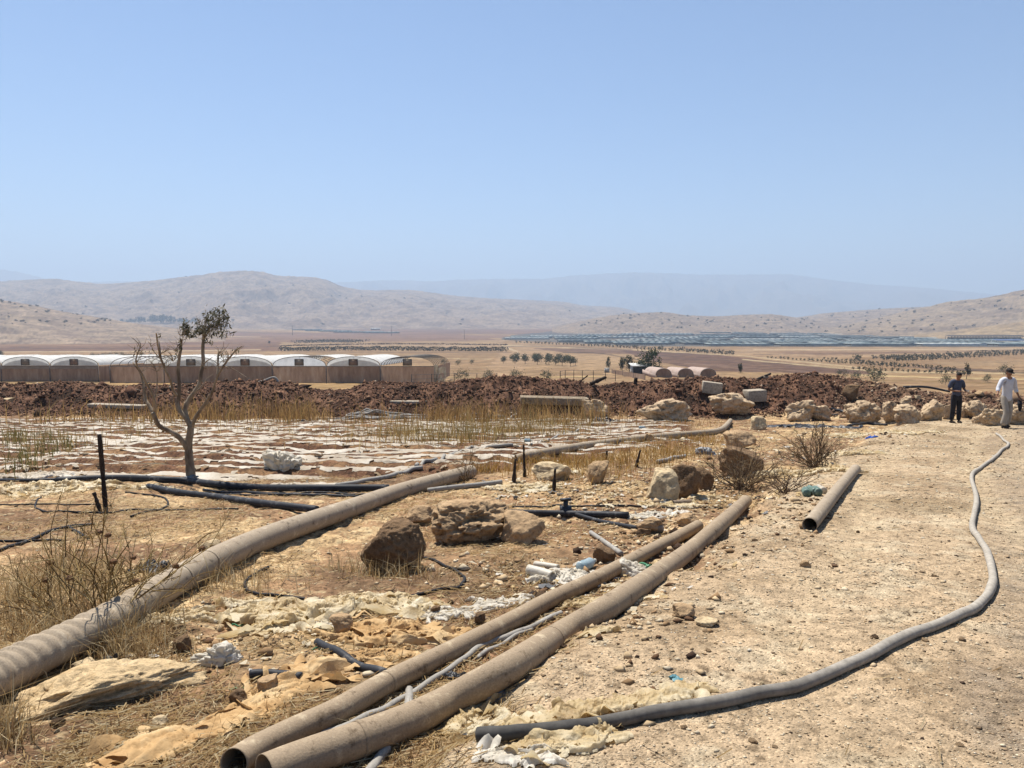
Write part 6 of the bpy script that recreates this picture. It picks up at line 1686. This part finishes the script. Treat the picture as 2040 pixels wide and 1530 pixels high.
# ------------------------------------------------------------------ people
def skin_mesh(name, nodes, edges, mat, parent, sub=2, extra=None):
    keys = list(nodes); me = bpy.data.meshes.new(name)
    me.from_pydata([nodes[k][0] for k in keys], [(keys.index(a), keys.index(b)) for a, b in edges], [])
    o = bpy.data.objects.new(name, me); col.objects.link(o)
    m = o.modifiers.new('skin', 'SKIN'); m.use_smooth_shade = True
    for i, k in enumerate(keys):
        sv = me.skin_vertices[0].data[i]; sv.radius = nodes[k][1]; sv.use_root = (i == 0)
    s = o.modifiers.new('sub', 'SUBSURF'); s.levels = sub; s.render_levels = sub
    dg = bpy.context.evaluated_depsgraph_get(); ev = o.evaluated_get(dg)
    em = ev.to_mesh(); n = len(em.vertices); v = np.zeros(n * 3); em.vertices.foreach_get('co', v); f = [tuple(p.vertices) for p in em.polygons]
    ev.to_mesh_clear(); bpy.data.objects.remove(o)
    mb = MB(); v = v.reshape(-1, 3)
    q = [p for p in f if len(p) == 4]; t3 = [p for p in f if len(p) == 3]
    mb.add(v, [np.array(q, np.int32).reshape(-1, 4)] + ([np.array(t3, np.int32)] if t3 else []))
    for a in (extra or []): mb.add(*a)
    return mb.build(name, mat, parent, True)

mat_skin = mat_noise('skin', [(.3, lin('8f6248', .75)), (.7, lin('b88a6c', .75))], 12, 3, rough=.6, bump=.05)
mat_hair = mat_noise('dark_hair', [(.3, lin('181412', .8)), (.7, lin('332a25', .8))], 30, 4, rough=.7, bump=.4)
mat_tee = mat_noise('dark_blue_shirt', [(.3, lin('4a5064', .62)), (.7, lin('646b82', .62))], 6, 5, bump=.4, bscale=9, bdist=.02)
mat_shirt = mat_noise('white_shirt', [(.3, lin('d6d8e4', .85)), (.7, lin('f0f1f6', .88))], 5, 4, bump=.5, bscale=7, bdist=.025, transl=.12)
mat_black_tr = mat_noise('black_trousers', [(.3, lin('1c1b20', .8)), (.7, lin('2f2d34', .8))], 6, 5, bump=.4, bscale=9, bdist=.02)
mat_beige_tr = mat_noise('beige_trousers', [(.3, lin('a99e90', .8)), (.7, lin('cabfaf', .8))], 6, 5, bump=.5, bscale=8, bdist=.02)
mat_shoe = mat_noise('shoe', [(.3, lin('2a211c', .8)), (.7, lin('4a3b31', .8))], 9, 4, bump=.2)
mat_paper = mat_noise('paper', [(.3, lin('e6e6e6', .85)), (.7, lin('f4f4f4', .88))], 5, 3, bump=.1)

def head_geo(c, tilt=0.0, s=1.0):
    v, f = _ico[4]; v = v.copy()
    P = v * np.array([.076, .094, .118])
    front = np.clip(-v[:, 1], 0, 1)
    P[:, 0] *= 1 - .22 * np.clip(-v[:, 2], 0, 1)                                             # jaw
    P[:, 1] -= .022 * np.exp(-((v[:, 0] / .16) ** 2 + ((v[:, 2] + .12) / .22) ** 2)) * front   # nose
    for sx in (-1, 1): P[:, 1] += .012 * np.exp(-(((v[:, 0] - sx * .36) / .17) ** 2 + ((v[:, 2] - .08) / .12) ** 2)) * front  # eye sockets
    P[:, 1] -= .008 * np.exp(-((v[:, 0] / .3) ** 2 + ((v[:, 2] + .5) / .08) ** 2)) * front     # lips
    P[:, 1] -= .010 * np.exp(-((v[:, 0] / .3) ** 2 + ((v[:, 2] + .82) / .15) ** 2))            # chin
    for sx in (-1, 1): P[:, 0] += sx * .016 * np.exp(-(((v[:, 1] - .05) / .16) ** 2 + ((v[:, 2] + .02) / .26) ** 2)) * (v[:, 0] * sx > .75)   # ears
    P = P @ np.array(Matrix.Rotation(tilt, 3, 'X')).T * s
    return P + np.array(c), f

def hand_fingers(w_, d, side, curl=.5):
    """five finger chains from palm centre w_, hand pointing along d"""
    d = np.array(d, float); d /= np.linalg.norm(d); n_ = np.cross(d, side); n_ /= np.linalg.norm(n_); s_ = np.cross(n_, d)
    out = []
    for i, (o_, l_) in enumerate([(-.030, .068), (-.010, .078), (.010, .073), (.029, .058)]):
        b0 = w_ + d * .035 + s_ * o_
        b1 = b0 + d * l_ * .5 + n_ * l_ * curl * .2; b2 = b1 + d * l_ * .4 + n_ * l_ * curl * .5
        out.append(tube_geo(spline([b0, b1, b2], 3), np.linspace(.0095, .007, 7), 7))
    b0 = w_ - s_ * .032 - d * .01; out.append(tube_geo(spline([b0, b0 - s_ * .02 + d * .03, b0 - s_ * .022 + d * .062 + n_ * .012], 3), np.linspace(.011, .008, 7), 7))
    return out

def shoe_geo(c, yaw, pitch=0.0):
    v, f = _ico[3]; P = v * np.array([.047, .14, .058]); P[:, 2] = np.maximum(P[:, 2], -.035)
    P[:, 2] *= np.where(P[:, 1] < 0, .75, 1.0); P[:, 0] *= 1 + .15 * (P[:, 1] < -.02)
    P = P @ np.array(Matrix.Rotation(pitch, 3, 'X')).T @ np.array(Matrix.Rotation(yaw, 3, 'Z')).T
    return P + np.array(c), f

def person(loc, rz, J, label, top, trousers, sleeve, flare, head_tilt, hat, shirt_len):
    """J: joints; the body is one skin, clothes are sleeves of cloth over it"""
    root = thing('person', loc, label, 'person', None, rz)
    mid = lambda a, b, t_: tuple(np.array(J[a]) * (1 - t_) + np.array(J[b]) * t_)
    body = {'pelvis': (J['pelvis'], (.135, .10)), 'waist': (J['waist'], (.125, .09)), 'chest': (J['chest'], (.15, .105)), 'neckbase': (J['neckbase'], (.08, .07)), 'neck': (J['neck'], (.055, .058)), 'skull': (J['head'], (.05, .06))}
    E = [('pelvis', 'waist'), ('waist', 'chest'), ('chest', 'neckbase'), ('neckbase', 'neck'), ('neck', 'skull')]
    for s in 'LR':
        body.update({'sh' + s: (J['sh' + s], (.062, .062)), 'el' + s: (J['el' + s], (.042, .042)), 'wr' + s: (J['wr' + s], (.027, .031)), 'pa' + s: (J['pa' + s], (.02, .038)),
                     'hip' + s: (J['hip' + s], (.09, .09)), 'kn' + s: (J['kn' + s], (.058, .06)), 'an' + s: (J['an' + s], (.04, .042))})
        E += [('neckbase', 'sh' + s), ('sh' + s, 'el' + s), ('el' + s, 'wr' + s), ('wr' + s, 'pa' + s), ('pelvis', 'hip' + s), ('hip' + s, 'kn' + s), ('kn' + s, 'an' + s)]
    ex = [head_geo(J['head'], head_tilt)]
    for s, sg in (('L', -1), ('R', 1)):
        d = np.array(J['pa' + s]) - np.array(J['wr' + s]); ex += hand_fingers(np.array(J['pa' + s]), d, (0, -1, .2) if abs(d[1]) < .05 else (sg, 0, .2), .6)
    skin_mesh('body', body, E, mat_skin, root, 2, ex)
    sh = {'hem': (tuple(np.array(J['pelvis']) + (0, 0, shirt_len - .09)), (.178, .14)), 'waist': (J['waist'], (.158, .118)), 'chest': (J['chest'], (.176, .128)), 'collar': (tuple(np.array(J['neckbase']) + (0, 0, -.01)), (.10, .085))}
    SE = [('hem', 'waist'), ('waist', 'chest'), ('chest', 'collar')]
    for s in 'LR':
        e_ = mid('sh' + s, 'el' + s, sleeve) if sleeve <= 1 else mid('el' + s, 'wr' + s, sleeve - 1)
        sh['sh' + s] = (tuple(np.array(J['sh' + s])), (.083, .083)); SE.append(('collar', 'sh' + s))
        if sleeve > 1: sh['el' + s] = (J['el' + s], (.066, .066)); sh['cuff' + s] = (e_, (.056, .056)); SE += [('sh' + s, 'el' + s), ('el' + s, 'cuff' + s)]
        else: sh['cuff' + s] = (e_, (.072, .072)); SE.append(('sh' + s, 'cuff' + s))
    skin_mesh('shirt', sh, SE, top, root, 2)
    tr = {'belt': (tuple(np.array(J['pelvis']) + (0, 0, .12)), (.145, .108)), 'pelvis': (tuple(np.array(J['pelvis']) + (0, 0, .0)), (.155, .118))}; TE = [('belt', 'pelvis')]
    for s in 'LR':
        tr.update({'hip' + s: (tuple(np.array(J['hip' + s])), (.108, .108)), 'kn' + s: (J['kn' + s], (.082, .084)), 'cuff' + s: (tuple(np.array(J['an' + s]) + (0, 0, -.01)), (flare, flare * 1.1))})
        TE += [('pelvis', 'hip' + s), ('hip' + s, 'kn' + s), ('kn' + s, 'cuff' + s)]
    skin_mesh('trousers', tr, TE, trousers, root, 2)
    for s in 'LR':
        a_ = np.array(J['an' + s]); v, f = shoe_geo((a_[0], a_[1] - .06, a_[2] - .045), .12 if s == 'L' else -.12); mk('shoe', v, f, mat_shoe, root, True)
    v, f = head_geo(J['head'], head_tilt, 1.07); cz = np.array(J['head'])
    R_ = np.array(Matrix.Rotation(head_tilt, 3, 'X')); loc_ = (v - cz) @ R_
    keepv = (loc_[:, 2] > .02 + .35 * np.clip(-loc_[:, 1], 0, .1)) | ((loc_[:, 1] > .035) & (loc_[:, 2] > -.07))
    ff = f[keepv[f].all(1)]; u_, inv = np.unique(ff, return_inverse=True)
    vv = v[u_] + (R_ @ np.array([0, .004, .012]))
    mk('hair', vv, inv.reshape(-1, 3), mat_hair, root, True)
    if hat:
        m = MB(); th_ = np.linspace(0, 2 * math.pi, 24, endpoint=False)
        ring = lambda r_, z_, dy=0: np.stack([r_[0] * np.cos(th_), r_[1] * np.sin(th_) + dy, np.full(24, z_)], -1)
        rr_ = np.concatenate([ring((.086, .104), .045), ring((.088, .106), .085), ring((.074, .09), .125), ring((.03, .036), .142)])
        i = np.arange(3)[:, None] * 24; j = np.arange(24)[None]; k_ = (j + 1) % 24
        m.add(rr_ @ R_.T + cz, [np.stack([i + j, i + k_, i + 24 + k_, i + 24 + j], -1).reshape(-1, 4)])
        a_ = np.linspace(math.pi * 1.12, math.pi * 1.88, 12)
        inn = np.stack([.086 * np.cos(a_), .104 * np.sin(a_), np.full(12, .05)], -1); out = np.stack([.095 * np.cos(a_), .175 * np.sin(a_) - .01, np.full(12, .032)], -1)
        vv = np.concatenate([inn, out]) @ R_.T + cz
        m.add(vv, [np.array([[q, q + 1, q + 13, q + 12] for q in range(11)])])
        m.build('cap', mat_hair, root, True)
    return root
# dark shirted man looks down at a paper held before him
pA = at(1903, 843)
JA = dict(pelvis=(0, 0, .93), waist=(0, .0, 1.10), chest=(0, .01, 1.32), neckbase=(0, .01, 1.47), neck=(0, -.02, 1.53), head=(0, -.07, 1.63),
          shL=(-.19, .01, 1.43), elL=(-.27, .05, 1.15), wrL=(-.12, -.22, 1.12), paL=(-.05, -.26, 1.12), shR=(.19, .01, 1.43), elR=(.29, .04, 1.16), wrR=(.20, -.22, 1.10), paR=(.14, -.29, 1.10),
          hipL=(-.10, 0, .88), knL=(-.12, -.02, .49), anL=(-.135, .02, .09), hipR=(.10, 0, .88), knR=(.10, -.02, .49), anR=(.115, .0, .09))
person(pA, .1, JA, 'person in a dark blue tee shirt and black trousers looking down', mat_tee, mat_black_tr, .85, .07, .45, False, .0)
m = MB(); m.box((0, 0, 0), (.12, .003, .09)); o = m.build('paper', mat_paper, None, loc=pA + np.array((.17, -.33, 1.13))); o.rotation_euler = (.5, 0, .3)
tag(o, 'small white paper held by the dark shirted man', 'paper')
# white shirted man strides towards the camera, jacket over his arm
pB = at(2002, 853)
JB = dict(pelvis=(0, 0, .96), waist=(.0, -.01, 1.13), chest=(.0, -.02, 1.37), neckbase=(.0, -.02, 1.53), neck=(-.02, -.05, 1.59), head=(-.04, -.09, 1.70),
          shL=(-.20, -.02, 1.48), elL=(-.36, -.06, 1.22), wrL=(-.50, -.22, 1.07), paL=(-.57, -.28, 1.05), shR=(.20, -.01, 1.48), elR=(.33, .06, 1.20), wrR=(.36, -.06, .98), paR=(.36, -.11, .92),
          hipL=(-.09, 0, .90), knL=(-.10, -.14, .50), anL=(-.12, -.08, .09), hipR=(.09, 0, .90), knR=(.10, -.04, .50), anR=(.14, .14, .10))
person(pB, .15, JB, 'person in a white shirt, beige trousers and dark cap striding with one arm out', mat_shirt, mat_beige_tr, 1.55, .115, .25, True, -.07)
P = pB + np.array((.36, -.06, .72)); v, f = rock_geo(77, 4, 7, .12); v = v * (.07, .10, .24)
tag(mk('jacket', v, f, mat_black_tr, None, True, loc=P), 'dark jacket hanging from the hand of the white shirted man', 'jacket')
